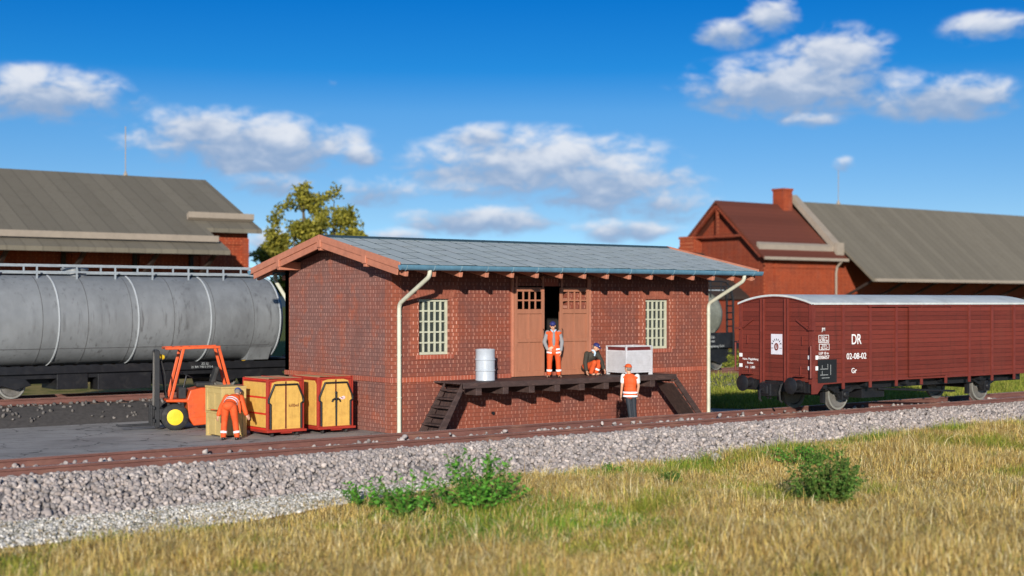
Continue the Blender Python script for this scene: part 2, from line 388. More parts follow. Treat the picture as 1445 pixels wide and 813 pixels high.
def text(name, body, size, loc, rot, mat, parent=None, ext=.004, align='CENTER', sx=1.):
    cu = bpy.data.curves.new(name, 'FONT'); cu.body = body; cu.size = size; cu.extrude = ext; cu.align_x = align; cu.align_y = 'CENTER'; cu.offset = size*.005
    cu.materials.append(MT[mat])
    tmp = bpy.data.objects.new(name, cu); COL.objects.link(tmp); dg = bpy.context.evaluated_depsgraph_get()
    me = bpy.data.meshes.new_from_object(tmp.evaluated_get(dg)); bpy.data.objects.remove(tmp); bpy.data.curves.remove(cu)
    o = bpy.data.objects.new(name, me); COL.objects.link(o); o.location = loc; o.rotation_euler = rot; o.scale = (sx,1,1)
    if parent is not None: o.parent = parent
    return o
FACE_FRONT = (R(90), 0, 0)          # read from -Y
FACE_SIDE = (R(90), 0, R(-90))      # read from -X
def structure(o): o['kind'] = 'structure'; return o
def np_mesh(name, V, F, tone, mat, parent=None, kind=None):
    """V (n,3), F (m,3|4), tone (n,3): big loose meshes (stones, blades, leaves)"""
    me = bpy.data.meshes.new(name); n = len(V); m, k = F.shape
    me.vertices.add(n); me.vertices.foreach_set('co', V.astype(np.float32).ravel())
    me.loops.add(m*k); me.loops.foreach_set('vertex_index', F.astype(np.int32).ravel())
    me.polygons.add(m); me.polygons.foreach_set('loop_start', np.arange(0, m*k, k, dtype=np.int32))
    me.update(calc_edges=True)
    at = me.attributes.new('tone', 'FLOAT_COLOR', 'POINT')
    at.data.foreach_set('color', np.concatenate([tone, np.ones((n,1))], 1).astype(np.float32).ravel())
    me.materials.append(MT[mat])
    o = bpy.data.objects.new(name, me); COL.objects.link(o)
    if parent is not None: o.parent = parent
    if kind: o['kind'] = kind
    return o
NR = np.random.default_rng(11)
def vnoise(x, y, s, seed=0):
    """smooth value noise for terrain and planting patterns"""
    x = np.asarray(x)*s + 37.7*seed; y = np.asarray(y)*s + 11.3*seed
    xi = np.floor(x).astype(int); yi = np.floor(y).astype(int); fx = x-xi; fy = y-yi
    fx = fx*fx*(3-2*fx); fy = fy*fy*(3-2*fy)
    def h(a, b):
        t = np.sin(a*127.1 + b*311.7 + seed*74.7)*43758.5453
        return t-np.floor(t)
    return (h(xi,yi)*(1-fx)+h(xi+1,yi)*fx)*(1-fy) + (h(xi,yi+1)*(1-fx)+h(xi+1,yi+1)*fx)*fy

# ------------------------------------------------------------------ goods shed
LX, WY = 12.6, 6.19
RY, EY0, EY1, ZE, ZR = 2.76, -1.54, 7.06, 4.75, 5.65
SL = (ZR-ZE)/(RY-EY0)
def zroof(y): return ZE + SL*((y-EY0) if y <= RY else (EY1-y))
shed = empty('goods_shed', (0,0,0), 0, 'red brick goods shed with low grey roof, sliding doors and timber loading platform', 'shed')

def wall_grid(x0, x1, z0, z1, y0, y1, holes):
    """front wall with real openings: outer skin, inner skin, reveals"""
    xs = sorted({x0, x1} | {h[0] for h in holes} | {h[1] for h in holes}); zs = sorted({z0, z1} | {h[2] for h in holes} | {h[3] for h in holes})
    mb = MB()
    def inside(xa, za): return any(h[0] < xa < h[1] and h[2] < za < h[3] for h in holes)
    for i in range(len(xs)-1):
        for j in range(len(zs)-1):
            a, b, c, d = xs[i], xs[i+1], zs[j], zs[j+1]
            if inside((a+b)/2, (c+d)/2): continue
            mb.add([(a,y0,c),(b,y0,c),(b,y0,d),(a,y0,d)], [(0,1,2,3)])
            mb.add([(a,y1,c),(b,y1,c),(b,y1,d),(a,y1,d)], [(3,2,1,0)], 1)
    for a, b, c, d in holes:
        mb.add([(a,y0,c),(a,y1,c),(a,y1,d),(a,y0,d)], [(3,2,1,0)]); mb.add([(b,y0,c),(b,y1,c),(b,y1,d),(b,y0,d)], [(0,1,2,3)])
        mb.add([(a,y0,d),(b,y0,d),(b,y1,d),(a,y1,d)], [(0,1,2,3)]); mb.add([(a,y0,c),(b,y0,c),(b,y1,c),(a,y1,c)], [(3,2,1,0)])
    mb.add([(x0,y0,z1),(x1,y0,z1),(x1,y1,z1),(x0,y1,z1)], [(0,1,2,3)])
    return mb
WIN = [(.92, 1.99, 2.2, 3.8), (9.72, 10.76, 2.2, 3.8)]
DOORHOLE = (4.45, 6.40, 1.45, 4.2)
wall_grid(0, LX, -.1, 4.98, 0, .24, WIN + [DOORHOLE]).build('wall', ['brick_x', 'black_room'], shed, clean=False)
for x0, x1 in ((0.003, .24), (LX-.24, LX-.003)):
    g = MB(); g.prism([(.24,-.1),(WY-.24,-.1),(WY-.24,zroof(WY)-.16),(RY,ZR-.16),(.24,zroof(.24)-.16)], 'yz', x0, x1)
    # outer skin flush to the corner
    xo = 0. if x0 < 1 else LX
    g2 = MB(); P = [(0,-.1),(WY,-.1),(WY,zroof(WY)-.16),(RY,ZR-.16),(0,zroof(0)-.16)]
    g2.add([(xo, p[0], p[1]) for p in P], [(0,1,2,3,4)])
    g2.add([(x1 if x0 < 1 else x0, p[0], p[1]) for p in P], [(0,1,2,3,4)], 1)
    g2.build('gable_wall', ['brick_y', 'black_room'], shed, clean=False)
MB().box(0, LX, WY-.24, WY, -.1, 4.75).build('rear_wall', ['brick_x'], shed)
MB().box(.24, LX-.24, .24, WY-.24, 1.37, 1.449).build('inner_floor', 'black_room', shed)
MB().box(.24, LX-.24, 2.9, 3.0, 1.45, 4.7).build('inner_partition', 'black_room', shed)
# projecting soldier course
MB().box(-.035, LX+.035, -.035, -.001, 1.43, 1.575).build('string_course', ['band_x'], shed, bev=.006)
MB().box(-.034, -.001, 0, WY, 1.431, 1.574).build('string_course', ['band_y'], shed, bev=.006)
MB().box(LX+.001, LX+.034, 0, WY, 1.431, 1.574).build('string_course', ['band_y'], shed, bev=.006)

def window(x0, x1, z0, z1):
    y = .10; mb = MB(); w = .075
    mb.box(x0, x1, y, y+.07, z0, z0+w); mb.box(x0, x1, y, y+.07, z1-w, z1)
    mb.box(x0, x0+w, y+.001, y+.069, z0+w, z1-w); mb.box(x1-w, x1, y+.001, y+.069, z0+w, z1-w)
    n = 5
    for i in range(1, n):
        x = x0+w/2+(x1-x0-w)*i/n; mb.box(x-.028, x+.028, y+.005, y+.06, z0+w, z1-w)
        z = z0+w/2+(z1-z0-w)*i/n; mb.box(x0+w, x1-w, y+.008, y+.055, z-.024, z+.024)
    f = mb.build('window', 'winframe', shed, bev=.006)
    MB().box(x0+w*.5, x1-w*.5, y+.075, y+.083, z0+w*.5, z1-w*.5).build('pane', 'glass', f)
    # soldier sill and radial flat arch, side strips of redder brick
    MB().box(x0-.10, x1+.14, -.03, .0995, z0-.125, z0-.001).build('sill', ['band_x'], f, bev=.006)
    a = MB(); k = 13; xc = (x0+x1)/2; zc = z0-.6
    for i in range(k):
        t0 = (i+.06)/k; t1 = (i+.94)/k
        b0, b1 = x0-.12+(x1-x0+.24)*t0, x0-.12+(x1-x0+.24)*t1
        u0, u1 = x0-.30+(x1-x0+.60)*t0, x0-.30+(x1-x0+.60)*t1
        a.prism([(b0,z1+.012),(b1,z1+.012),(u1,z1+.40),(u0,z1+.40)], 'xz', -.016, -.001)
    a.build('arch', MT['arch'], f)
    s = MB(); s.box(x0-.30, x0-.001, -.008, -.001, z0-.02, z1+.01); s.box(x1+.001, x1+.30, -.008, -.001, z0-.02, z1+.01)
    s.build_each('surround', 'surround', f)
    return f
MT['arch'] = paint('arch_brick', (.28,.080,.046), .75, .3, 5, bmp=.3, dirt=(.5,.22,.14), dirt_amt=.35)
for w in WIN: window(*w)

def sliding_door(x0, x1):
    z0, z1 = 1.475, 4.16; y0 = -.115; mb = MB()
    mb.box(x0, x1, y0+.045, y0+.085, z0+.05, 3.42)              # boarded leaf
    W = .105
    mb.box(x0, x0+W, y0, y0+.05, z0, z1); mb.box(x1-W, x1, y0, y0+.05, z0, z1)
    for za, zb in ((z0, z0+.16), (2.50, 2.61), (3.36, 3.50), (4.03, z1)):
        mb.box(x0+W, x1-W, y0+.002, y0+.05, za, zb)
    mb.box((x0+x1)/2-.022, (x0+x1)/2+.022, y0+.02, y0+.05, z0+.16, 3.36)
    # eight light openings
    zb, zt = 3.50, 4.03
    for i in range(1, 4):
        x = x0+W+(x1-x0-2*W)*i/4; mb.box(x-.026, x+.026, y0+.01, y0+.048, zb, zt)
    mb.box(x0+W, x1-W, y0+.013, y0+.045, (zb+zt)/2-.025, (zb+zt)/2+.025)
    d = mb.build('sliding_door', 'door', shed, bev=.008)
    h = MB(); xh = x1-.06 if x0 < 5 else x0+.06
    h.tube([(xh,y0-.002,2.62),(xh,y0-.05,2.66),(xh,y0-.05,2.86),(xh,y0-.002,2.90)], .012); h.build('handle', 'black', d)
    m = MB()
    for xx in (x0+.06, x1-.06):
        m.box(xx-.03, xx+.03, y0-.012, y0-.001, 4.05, 4.50); m.lathe((xx,y0-.006,4.44), (0,1,0), [(0,.05),(.05,.05)], 14)
    m.build_each('hanger', 'salmon', d)
    return d
sliding_door(4.30, 5.44); sliding_door(6.06, 7.24)
MB().box(4.1, 7.5, -.07, -.02, 4.44, 4.49).build('door_rail', 'soffit', shed)
MB().box(4.22, 7.32, -.045, -.002, 1.451, 1.473).build('door_track', 'dark_wood', shed)
pj = MB(); pj.box(4.22, 4.29, -.09, -.002, 1.474, 4.43); pj.box(7.25, 7.33, -.09, -.002, 1.474, 4.43)
pj.build_each('door_post', 'salmon', shed, bev=.008)
MB().box(5.445, 6.055, -.02, -.002, 4.2, 4.43).build('door_lintel', 'band_x', shed)

# roof: boarding, felt sheets in staggered columns, ridge, gutters, rafters, verge boards
GX0, GX1 = -.76, LX+.76
dk = MB()
def slab(mb, x0, x1, ya, yb, t0, t1, mi=0):
    V = []
    for t in (t0, t1):
        for x in (x0, x1):
            for y in (ya, yb): V.append((x, y, zroof(y)+t))
    mb.add(V, [(0,1,3,2),(4,6,7,5),(0,2,6,4),(1,5,7,3),(0,4,5,1),(2,3,7,6)], mi)
slab(dk, GX0+.03, GX1-.03, EY0+.03, RY, -.085, -.03); slab(dk, GX0+.03, GX1-.03, RY, EY1-.03, -.085, -.03)
roof = dk.build('roof', 'soffit', shed)
un = MB(); slab(un, GX0+.035, GX1-.035, EY0, RY, -.028, -.012); slab(un, GX0+.035, GX1-.035, RY, EY1, -.028, -.012)
un.build('underlay', 'slate_gap', roof)
sh = MB(); cw = .645; nx = int((GX1-GX0-.07)/cw)+1
for side in (0, 1):
    for i in range(nx):
        xa = GX0+.035+i*cw+.036; xb = min(xa+cw-.072, GX1-.035)
        if xb-xa < .06: continue
        off = (i % 3)*.48 + rnd.uniform(-.03,.03); y = EY0-.02-off
        while y < RY:
            ya = max(y+.05, EY0-.02); yb = min(y+1.45-.05, RY-.06); y += 1.45
            if yb-ya < .08: continue
            A, B = (ya, yb) if side == 0 else (2*RY-ya, 2*RY-yb)
            t = rnd.uniform(0,.004)
            V = []
            for x in (xa, xb):
                for (yy, th) in ((A,-.0065+t*.3),(B,-.0065+t*.3)):
                    z = ZE + SL*(min(yy, 2*RY-yy)-EY0)
                    V += [(x,yy,z-.011),(x,yy,z+th)]
            sh.add(V, [(0,1,3,2),(4,6,7,5),(0,4,5,1),(2,3,7,6),(1,5,7,3),(0,2,6,4)])
sh.build('roof_sheets', 'slate', roof)
rc = MB(); rc.prism([(RY-.16,ZR-.02),(RY,ZR+.045),(RY+.16,ZR-.02),(RY+.16,ZR-.04),(RY-.16,ZR-.04)], 'yz', GX0+.02, GX1-.02)
rc.build('ridge_cap', 'slate_gap', roof, bev=.006)
# rafters
ra = MB()
for k in range(16):
    x = -.50 + k*.905
    for (ya, yb) in ((EY0+.0, -.02), (EY1-.0, WY+.02)):
        za, zb = zroof(ya)-.275, zroof(yb)-.275
        ra.beam((x,ya,za), (x,yb,zb), .12, .15)
ra.build_each('rafter', 'salmon', roof, bev=.02)
MB().box(GX0+.1, GX1-.1, EY0+.05, EY0+.075, ZE-.15, ZE-.05).build('fascia', 'soffit', roof)
# gutters
def gutter(y, z, sgn):
    gm = MB(); r = .105; n = 9; k = []
    for i in range(n+1): k.append(math.pi + math.pi*i/n)
    prof = [(y+math.cos(t)*r, z+math.sin(t)*r*1.35) for t in k] + [(y+math.cos(t)*(r-.012), z+math.sin(t)*(r-.012)*1.35) for t in reversed(k)]
    gm.prism(prof, 'yz', GX0-.01, GX1+.04)
    for x in (GX0-.012, GX1+.03): gm.prism([(y+math.cos(t)*r*1.01, z+math.sin(t)*r*1.36) for t in k], 'yz', x, x+.012)
    g = gm.build('gutter', 'gutter', shed, smooth=True)
    x = GX0+.14
    while x < GX1:
        j = MB()
        pr = [(y+math.cos(t)*(r+.008), z+math.sin(t)*(r+.008)*1.35) for t in k] + [(y+math.cos(t)*(r-.004), z+math.sin(t)*(r-.004)*1.35) for t in reversed(k)]
        j.prism(pr, 'yz', x, x+.022); x += .905; j.build('gutter_bracket', 'gutter_joint', g)
gutter(EY0-.09, ZE-.035, -1); gutter(EY1+.09, ZE-.035, 1)
# verge boards at both gables
def verge(x, s):
    up = MB(); lo = MB()
    for (ya, yb) in ((EY0-.03, RY), (EY1+.03, RY)):
        za, zb = zroof(ya if ya < RY else ya), ZR
        za = ZE - SL*.03
        d = 1 if ya < RY else -1
        P = [(ya, za+.05), (yb, zb+.05), (yb, zb-.15), (ya, za-.15)]
        up.prism(P, 'yz', x, x+s*.045)
        y2 = ya + d*.13; z2 = za + SL*.13
        Q = [(y2, z2-.152), (yb, zb-.152), (yb, zb-.345), (y2+d*.04, z2-.33)]
        lo.prism(Q, 'yz', x+s*.03, x+s*.075)
    up.build_each('verge_board', 'salmon', roof, bev=.012); lo.build_each('lower_verge_board', 'salmon', roof, bev=.012)
    pu = MB(); pb = MB()
    for y in (RY, RY-2.52, RY+2.52):
        z = zroof(y)
        pu.box(min(x+s*.02, x+s*.82), max(x+s*.02, x+s*.82), y-.075, y+.075, z-.42, z-.17)
        pb.box(min(x-s*.02, x+s*.03), max(x-s*.02, x+s*.03), y-.10, y+.10, z-.33, z-.10)
    pu.build_each('purlin', 'salmon', roof, bev=.015); pb.build_each('purlin_block', 'salmon', roof, bev=.015)
verge(GX0, 1); verge(GX1, -1)
# downpipes
def downpipe(pts):
    fine = []
    for i, p in enumerate(pts):
        p = Vector(p)
        if 0 < i < len(pts)-1:
            a = Vector(pts[i-1]); b = Vector(pts[i+1]); da = (a-p).normalized()*.14; db = (b-p).normalized()*.14
            for t in (0,.25,.5,.75,1): fine.append((p+da)*(1-t)**2 + p*2*t*(1-t) + (p+db)*t*t)
        else: fine.append(p)
    o = MB().tube(fine, .062, 14).build('downpipe', 'pipe', shed, smooth=True)
    c = MB()
    for z in (1.0, 2.2, 3.3):
        q = pts[-1]; c.lathe((q[0], q[1], z), (0,0,1), [(0,.07),(.04,.07)], 14)
        c.box(q[0]-.015, q[0]+.015, min(q[1], q[1]+(.1 if q[1] < 3 else -.1)), max(q[1], q[1]+(.1 if q[1] < 3 else -.1)), z+.005, z+.035)
    c.build('pipe_clip', 'pipe', o)
downpipe([(.21,EY0-.065,4.66),(.21,EY0-.065,4.42),(.19,-.10,3.66),(.19,-.10,.0)])
downpipe([(12.62,EY0-.065,4.66),(12.62,EY0-.065,4.42),(12.50,-.10,3.66),(12.50,-.10,.0)])
downpipe([(.14,EY1+.065,4.66),(.14,EY1+.065,4.42),(.14,WY+.10,3.75),(.14,WY+.10,.0)])

# loading platform with its two stairs (fixed to the shed)
plat = MB().box(1.42, 9.62, -1.48, -.037, 1.40, 1.45).build('loading_platform', 'deck', shed, bev=.008)
MB().box(1.40, 9.64, -1.53, -1.481, 1.29, 1.452).build('edge_beam', 'dark_wood', plat, bev=.012)
br = MB(); x = 1.95
while x < 9.4:
    br.beam((x,-1.50,1.19), (x,-.002,1.19), .20, .205); x += .955
br.build_each('bracket', 'dark_wood', plat, bev=.012)
def stair(xt, xb, s):
    st = MB()
    for y in (-1.47, -.62):
        P = [(xt, 1.43), (xt, 1.19), (xb-s*.26, .0), (xb, .0)] if s > 0 else [(xt, 1.43), (xb, .0), (xb-s*.26, .0), (xt, 1.19)]
        st.prism(P, 'xz', y, y+.06)
    st.build_each('stringer', 'dark_wood', plat, bev=.008)
    bk = MB(); bk.prism([(xt-s*.03,1.17),(xt-s*.03,1.13),(xb-s*.30,.0),(xb-s*.27,.0)] if s > 0 else [(xt-s*.03,1.17),(xb-s*.27,.0),(xb-s*.30,.0),(xt-s*.03,1.13)], 'xz', -1.408, -.622); bk.build('stair_back', 'dark_wood', plat)
    n = 6
    for i in range(n):
        k = (i+.62)/n; z = 1.40*(1-k); x = xt + (xb-xt)*k
        MB().box(x-.17-s*.08, x+.11-s*.08, -1.409, -.621, z-.045, z).build('tread', 'dark_wood', plat, bev=.006)
stair(1.40, .48, -1); stair(9.64, 10.98, 1)
# small corner anchors of the band at the right end
MB().lathe((3.55,-.06,.42), (0,1,0), [(0,.05),(.06,.05)], 12).build('wall_plug', 'black', shed)

# ------------------------------------------------------------------ things on the platform
barrel = empty('oil_drum', (2.60,-.92,1.452), 0, 'pale grey steel drum standing on the platform by the left stair', 'drum')
p = [(0,.265),(.015,.285),(.03,.285),(.05,.278)]
for z in (.30,.61):
    p += [(z-.03,.278),(z-.012,.295),(z+.012,.295),(z+.03,.278)]
p += [(.86,.278),(.88,.287),(.905,.287),(.91,.27),(.895,.262)]
MB().lathe((0,0,0), (0,0,1), p, 40).build('drum_body', 'sheet_metal', barrel, smooth=True)
b_ = MB().lathe((.15,.05,.894), (0,0,1), [(0,.03),(.02,.03)], 12); b_.lathe((-.14,-.1,.894), (0,0,1), [(0,.018),(.015,.018)], 10)
b_.build_each('bung', 'grey_steel', barrel)

crate = empty('steel_crate', (8.36,-.72,1.452), 0, 'pale ribbed steel crate with dark red load, standing on the platform', 'crate')
a, bb, H = .56, .47, .90
f = MB()
for sx in (-1,1):
    for sy in (-1,1): f.box(sx*a-.045*(sx>0)-.0*(sx<0), sx*a+.045*(sx<0), sy*bb-.045*(sy>0), sy*bb+.045*(sy<0), 0, H)
for z0, z1 in ((.07,.12),(H-.03,H)):
    f.box(-a+.045, a-.045, -bb, -bb+.03, z0, z1); f.box(-a+.045, a-.045, bb-.03, bb, z0, z1)
    f.box(-a, -a+.03, -bb+.045, bb-.045, z0, z1); f.box(a-.03, a, -bb+.045, bb-.045, z0, z1)
f.build('crate_frame', 'crate_steel', crate, bev=.006)
s = MB(); z = .13
while z < .73:
    s.box(-a+.045, a-.045, -bb+.006, -bb+.022, z, z+.026); s.box(-a+.045, a-.045, bb-.022, bb-.006, z, z+.024)
    s.box(-a+.006, -a+.022, -bb+.045, bb-.045, z, z+.026); s.box(a-.022, a-.006, -bb+.045, bb-.045, z, z+.026); z += .052
s.box(-a+.023, a-.023, -bb+.023, -bb+.026, .12, .765); s.box(-a+.023, -a+.026, -bb+.031, bb-.031, .12, .765); s.box(-a+.023, a-.023, -bb+.031, bb-.031, .09, .10)
s.build('crate_side', 'crate_steel', crate)
MB().box(-a+.05, a-.05, -bb+.05, bb-.05, .10, .862).build('cargo', 'cargo_red', crate, bev=.01)
ft = MB()
for sx in (-1,1):
    for sy in (-1,1): ft.box(sx*(a-.075)-.075, sx*(a-.075)+.075, sy*(bb-.02)-.015, sy*(bb-.02)+.015, -.0, .1)
ft.build_each('foot', 'crate_steel', crate)

# ------------------------------------------------------------------ yard: containers, boxes, forklift
def container(loc, label, second=False):
    r = empty('container_cart', loc, 0, label, 'container', 'wheeled yellow containers by the gable')
    W, D, z0, z1 = 1.16, 1.46, .15, 1.60
    b = MB(); b.box(-W/2+.03, W/2-.03, .035, D-.03, z0+.06, z1-.02); body = b.build('container_body', 'cart_red', r)
    f = MB(); e = .07
    for x in (-W/2, W/2-e):
        for y in (0, D-e): f.box(x, x+e, y, y+e, z0, z1)
    for z in (z0, z1-e):
        f.box(-W/2+e, W/2-e, 0, e, z, z+e); f.box(-W/2+e, W/2-e, D-e, D, z, z+e)
        f.box(-W/2, -W/2+e, e, D-e, z, z+e); f.box(W/2-e, W/2, e, D-e, z, z+e)
    f.build('container_frame', 'cart_red', r, bev=.012)
    l = MB(); l.box(-W/2+.05, W/2-.05, .05, D-.05, z1-.019, z1+.012); lid = l.build('lid', 'cart_top', r)
    s = MB(); s.box(-.018, .018, .05, D-.05, z1+.0125, z1+.022); s.build('lid_strip', 'cart_redline', lid)
    k = MB(); k.box(-W/2-.03, W/2+.03, -.10, .03, z0-.02, z0+.045); k.box(-W/2, W/2, .03, D, z0-.03, z0-.002); k.box(-.17,.17,-.06,.0,z0-.06,z0-.02)
    k.build('chassis', 'cart_red', r, bev=.01)
    # front panel with chamfered top, bar frame
    def P(u, v): return (-W/2+W*u, z0+.06+(z1-z0-.06)*v)
    pts = [P(.10,.0),P(.91,.0),P(.91,.52),P(.95,.54),P(.85,.92),P(.72,.95),P(.28,.95),P(.15,.92),P(.05,.54),P(.10,.52)]
    q = MB(); q.prism(pts, 'xz', -.006, .034); fp = q.build('front_panel', 'cart_panel', r)
    c = MB()
    if not second: c.box(-.02, .02, -.016, -.0065, z0+.07, z1-.08); c.build('centre_strip', 'ink_red', fp)
    else:
        c.box(-.02, .02, -.016, -.0065, z0+.9, z1-.08); c.build('centre_strip', 'ink_red', fp)
        g = MB(); g.tube([(0,-.03,z0+.07),(0,-.03,z0+.97)], [.022,.032], 8); g.ellip((0,-.03,z0+1.0), (.04,.03,.045))
        for sx in (-1,1): g.tube([(0,-.035,z0+.80),(sx*.06,-.035,z0+.83),(sx*.11,-.035,z0+.80),(sx*.135,-.035,z0+.745)], [.025,.028,.026,.022], 8)
        g.build('latch', 'black', fp, smooth=True)
        em = MB()
        for (u, v, a, bq, rot) in ((.16,.845,.045,.022,.5),(.24,.87,.055,.028,-.3),(.215,.82,.05,.02,.15),(.285,.845,.022,.04,.4)):
            em.ellip((u,-.008,z0+v), (a,.004,bq), Euler((0,rot,0)), 12, 6)
        em.build('emblem', 'emblem_pink', fp)
        em2 = MB(); em2.ellip((.205,-.012,z0+.845), (.038,.004,.013), Euler((0,.25,0)), 10, 6); em2.build('emblem_detail', 'ink_red', fp)
    o = MB(); th = .035
    path = [P(.085,.01),P(.085,.50),P(.035,.53),P(.035,.60),P(.19,.88),P(.81,.88),P(.965,.60),P(.965,.53),P(.905,.50),P(.905,.01)]
    o.tube([(x,-.028,z) for x, z in path], .030, 8); o.build('bar_frame', 'black', r)
    # side panels
    for sx in (-1, 1):
        sp = MB(); x0 = sx*W/2; xa, xb = (x0-.004, x0+.028) if sx < 0 else (x0-.028, x0+.004)
        if not second:
            for v0, v1 in ((.05,.31),(.345,.635),(.67,.955)):
                sp.box(xa, xb, .075, D-.075, z0+.04+(z1-z0-.08)*v0, z0+.04+(z1-z0-.08)*v1)
        else:
            sp.prism([(.10,z0+.09),(D-.10,z0+.09),(D-.10,z1-.2),(D-.2,z1-.1),(.2,z1-.1),(.10,z1-.2)], 'yz', xa, xb)
        so = sp.build('side_panel', 'cart_panel', r, bev=.006)
        if not second:
            ln = MB(); xl = (x0-.006, x0+.02) if sx < 0 else (x0-.02, x0+.006)
            for v in (.327,.652,.02): ln.box(xl[0], xl[1], .07, D-.07, z0+.04+(z1-z0-.08)*v-.024, z0+.04+(z1-z0-.08)*v+.024)
            ln.box(xl[0], xl[1], .07, D-.07, z1-.05, z1-.02)
            ln.build('side_strip', 'cart_redline', so)
    if not second:
        text('lettering', 'killbel', .125, (.25,-.0075,z0+.70), FACE_FRONT, 'ink_red', fp, .003, sx=1.1)
    for sx in (-1, 1):
        for y in (.10, D-.2):
            w = MB(); w.lathe((sx*(W/2-.2)-.03, y, .075), (1,0,0), [(0,.055),(.008,.075),(.052,.075),(.06,.055)], 18)
            w.box(sx*(W/2-.2)-.045, sx*(W/2-.2)+.045, y-.02, y+.05, .075, .125)
            w.build('caster', 'rubber', r)
    return r
MT['emblem_pink'] = paint('emblem_paint', (.80,.58,.62), .6, .2, 30, dirt=(.25,.02,.02), dirt_amt=.5)
container((-2.72, 1.16, 0), 'yellow and red wheeled container with side strips, lettering on its right door')
container((-1.13, 1.16, 0), 'yellow and red wheeled container with black cross latch, closest to the brick gable', True)

def ochre_box(loc, label, rz=0):
    r = empty('storage_box', loc, rz, label, 'box', 'stacked ochre boxes beside the forklift')
    W, D, H = .74, 1.02, .70
    b = MB(); b.box(-W/2+.02, W/2-.02, .02, D-.02, .05, H-.03)
    for x in (-W/2, W/2-.12):
        for y in (0, D-.12): b.box(x, x+.12, y, y+.12, 0, H-.06)
    b.box(-W/2+.12, W/2-.12, .006, .02, H-.2, H-.06); b.box(-W/2+.006, -W/2+.02, .12, D-.12, H-.2, H-.06)
    b.box(-.06, .06, .008, .02, .06, H-.2); b.box(-W/2+.008, -W/2+.02, D/2-.07, D/2+.07, .06, H-.2)
    b.build('box_body', 'box_yellow', r, bev=.012)
    MB().box(-W/2-.012, W/2+.012, -.012, D+.012, H-.059, H-.005).build('lid', 'box_yellow', r, bev=.014)
    return r
ochre_box((-3.95, 1.80, 0), 'lower ochre storage box standing on the asphalt under a second box')
ochre_box((-3.96, 1.81, .70), 'upper ochre storage box with closed lid, on top of another')

fk = empty('forklift', (-3.50, 5.0, 0), R(161.9), 'orange forklift truck with yellow wheel hubs and open cab frame', 'forklift')
c = MB(); P = [(1.0,.90),(.40,.90),(.31,1.16),(-.02,1.22),(-1.38,1.24),(-1.47,1.1),(-1.50,.6),(-1.36,.24),(.22,.12),(.36,.36),(.40,.80),(1.0,.82)]
c.prism(P, 'xz', -.54, .54); c.build('chassis', 'orange', fk, bev=.03)
p2 = MB(); p2.prism([(.30,1.05),(-.6,1.06),(-.6,.42),(.22,.36)], 'xz', .5401, .556); p2.build('side_cover', 'orange', fk, bev=.01)
gr = MB()
for k in range(5): gr.box(-1.2+.0, -.72, .5402, .548, .62+k*.08, .65+k*.08)
gr.build('vent', 'black', fk)
g = MB()
for s in (-.47, .47):
    g.beam((.50,s,2.36), (.86,s,.88), .075, .085, (1,0,0)); g.beam((-.52,s,2.36), (-.82,s,1.22), .075, .085, (1,0,0))
    g.beam((1.02,s,2.37), (-.56,s,2.40), .085, .075)
for x in (1.0,.72,.48,.24,0,-.24,-.52): g.beam((x,-.44,2.385), (x,.44,2.385), .05, .05)
g.build('cab_frame', 'orange', fk, bev=.014)
s_ = MB(); s_.box(-.42, .12, -.26, .26, 1.222, 1.36); seat = s_.build('seat', 'rubber', fk, bev=.05)
s_ = MB(); s_.prism([(-.30,1.34),(-.46,1.34),(-.58,1.80),(-.46,1.82)], 'xz', -.24, .24); s_.build('backrest', 'rubber', fk, bev=.04)
w = MB(); w.tube([(.52,0,.9),(.36,0,1.56)], .025, 8); w.box(.42,.62,-.3,.3,.91,1.22)
ring = [Vector((.35,0,1.57)) + Vector((.19*math.cos(t)*.9, .19*math.sin(t), .19*math.cos(t)*.45)) for t in [2*math.pi*i/20 for i in range(20)]]
w.tube(ring, .018, 6, closed=True); w.build('steering_wheel', 'black', fk)
for x, r_, wd in ((.75,.385,.22),(-.95,.29,.18)):
    for s in (-1, 1):
        y = s*.47
        t = MB(); t.lathe((x, y-wd/2, r_), (0,1,0), [(0,r_*.62),(0,r_*.9),(.03,r_),(wd-.03,r_),(wd,r_*.9),(wd,r_*.62)], 32)
        wh = t.build('wheel', 'rubber', fk, smooth=True)
        h = MB(); h.lathe((x, y-wd/2-.006, r_), (0,1,0), [(0,.06),(0,r_*.5),(.006,r_*.6),(wd+.006,r_*.6),(wd+.012,r_*.5),(wd+.012,.06)], 24)
        for k in range(5):
            a = 2*math.pi*k/5; h.lathe((x+math.cos(a)*r_*.32, y+s*(wd/2+.004), r_+math.sin(a)*r_*.32), (0,s,0), [(0,.022),(.012,.022)], 8)
        h.build('hub', 'yellow', wh, smooth=True)
m_ = MB()
for s in (-.30,.30): m_.box(1.16,1.30,s-.05,s+.05,.08,2.30); m_.box(1.20,1.26,s*.72-.04,s*.72+.04,.10,2.26)
for z in (.3,1.2,2.24): m_.box(1.18,1.28,-.26,.26,z,z+.09)
m_.box(1.0,1.16,-.36,.36,.3,.62)
mast = m_.build('mast', 'black', fk, bev=.01)
m_ = MB(); m_.box(1.301,1.36,-.46,.46,.25,.34); m_.box(1.301,1.36,-.46,.46,.62,.70)
for s in (-.25,.25): m_.box(1.361,1.42,s-.06,s+.06,.12,.74); m_.prism([(1.42,.12),(2.35,.125),(2.35,.14),(1.42,.17)], 'xz', s-.055, s+.055)
m_.build('fork', 'black', fk, bev=.006)
m_ = MB()
for s in (-.16,-.12,.12,.16): m_.tube([(1.29,s,2.24),(1.30,s,1.3),(1.31,s,.68)], .014, 5)
m_.build('lift_chain', 'wheel', mast)
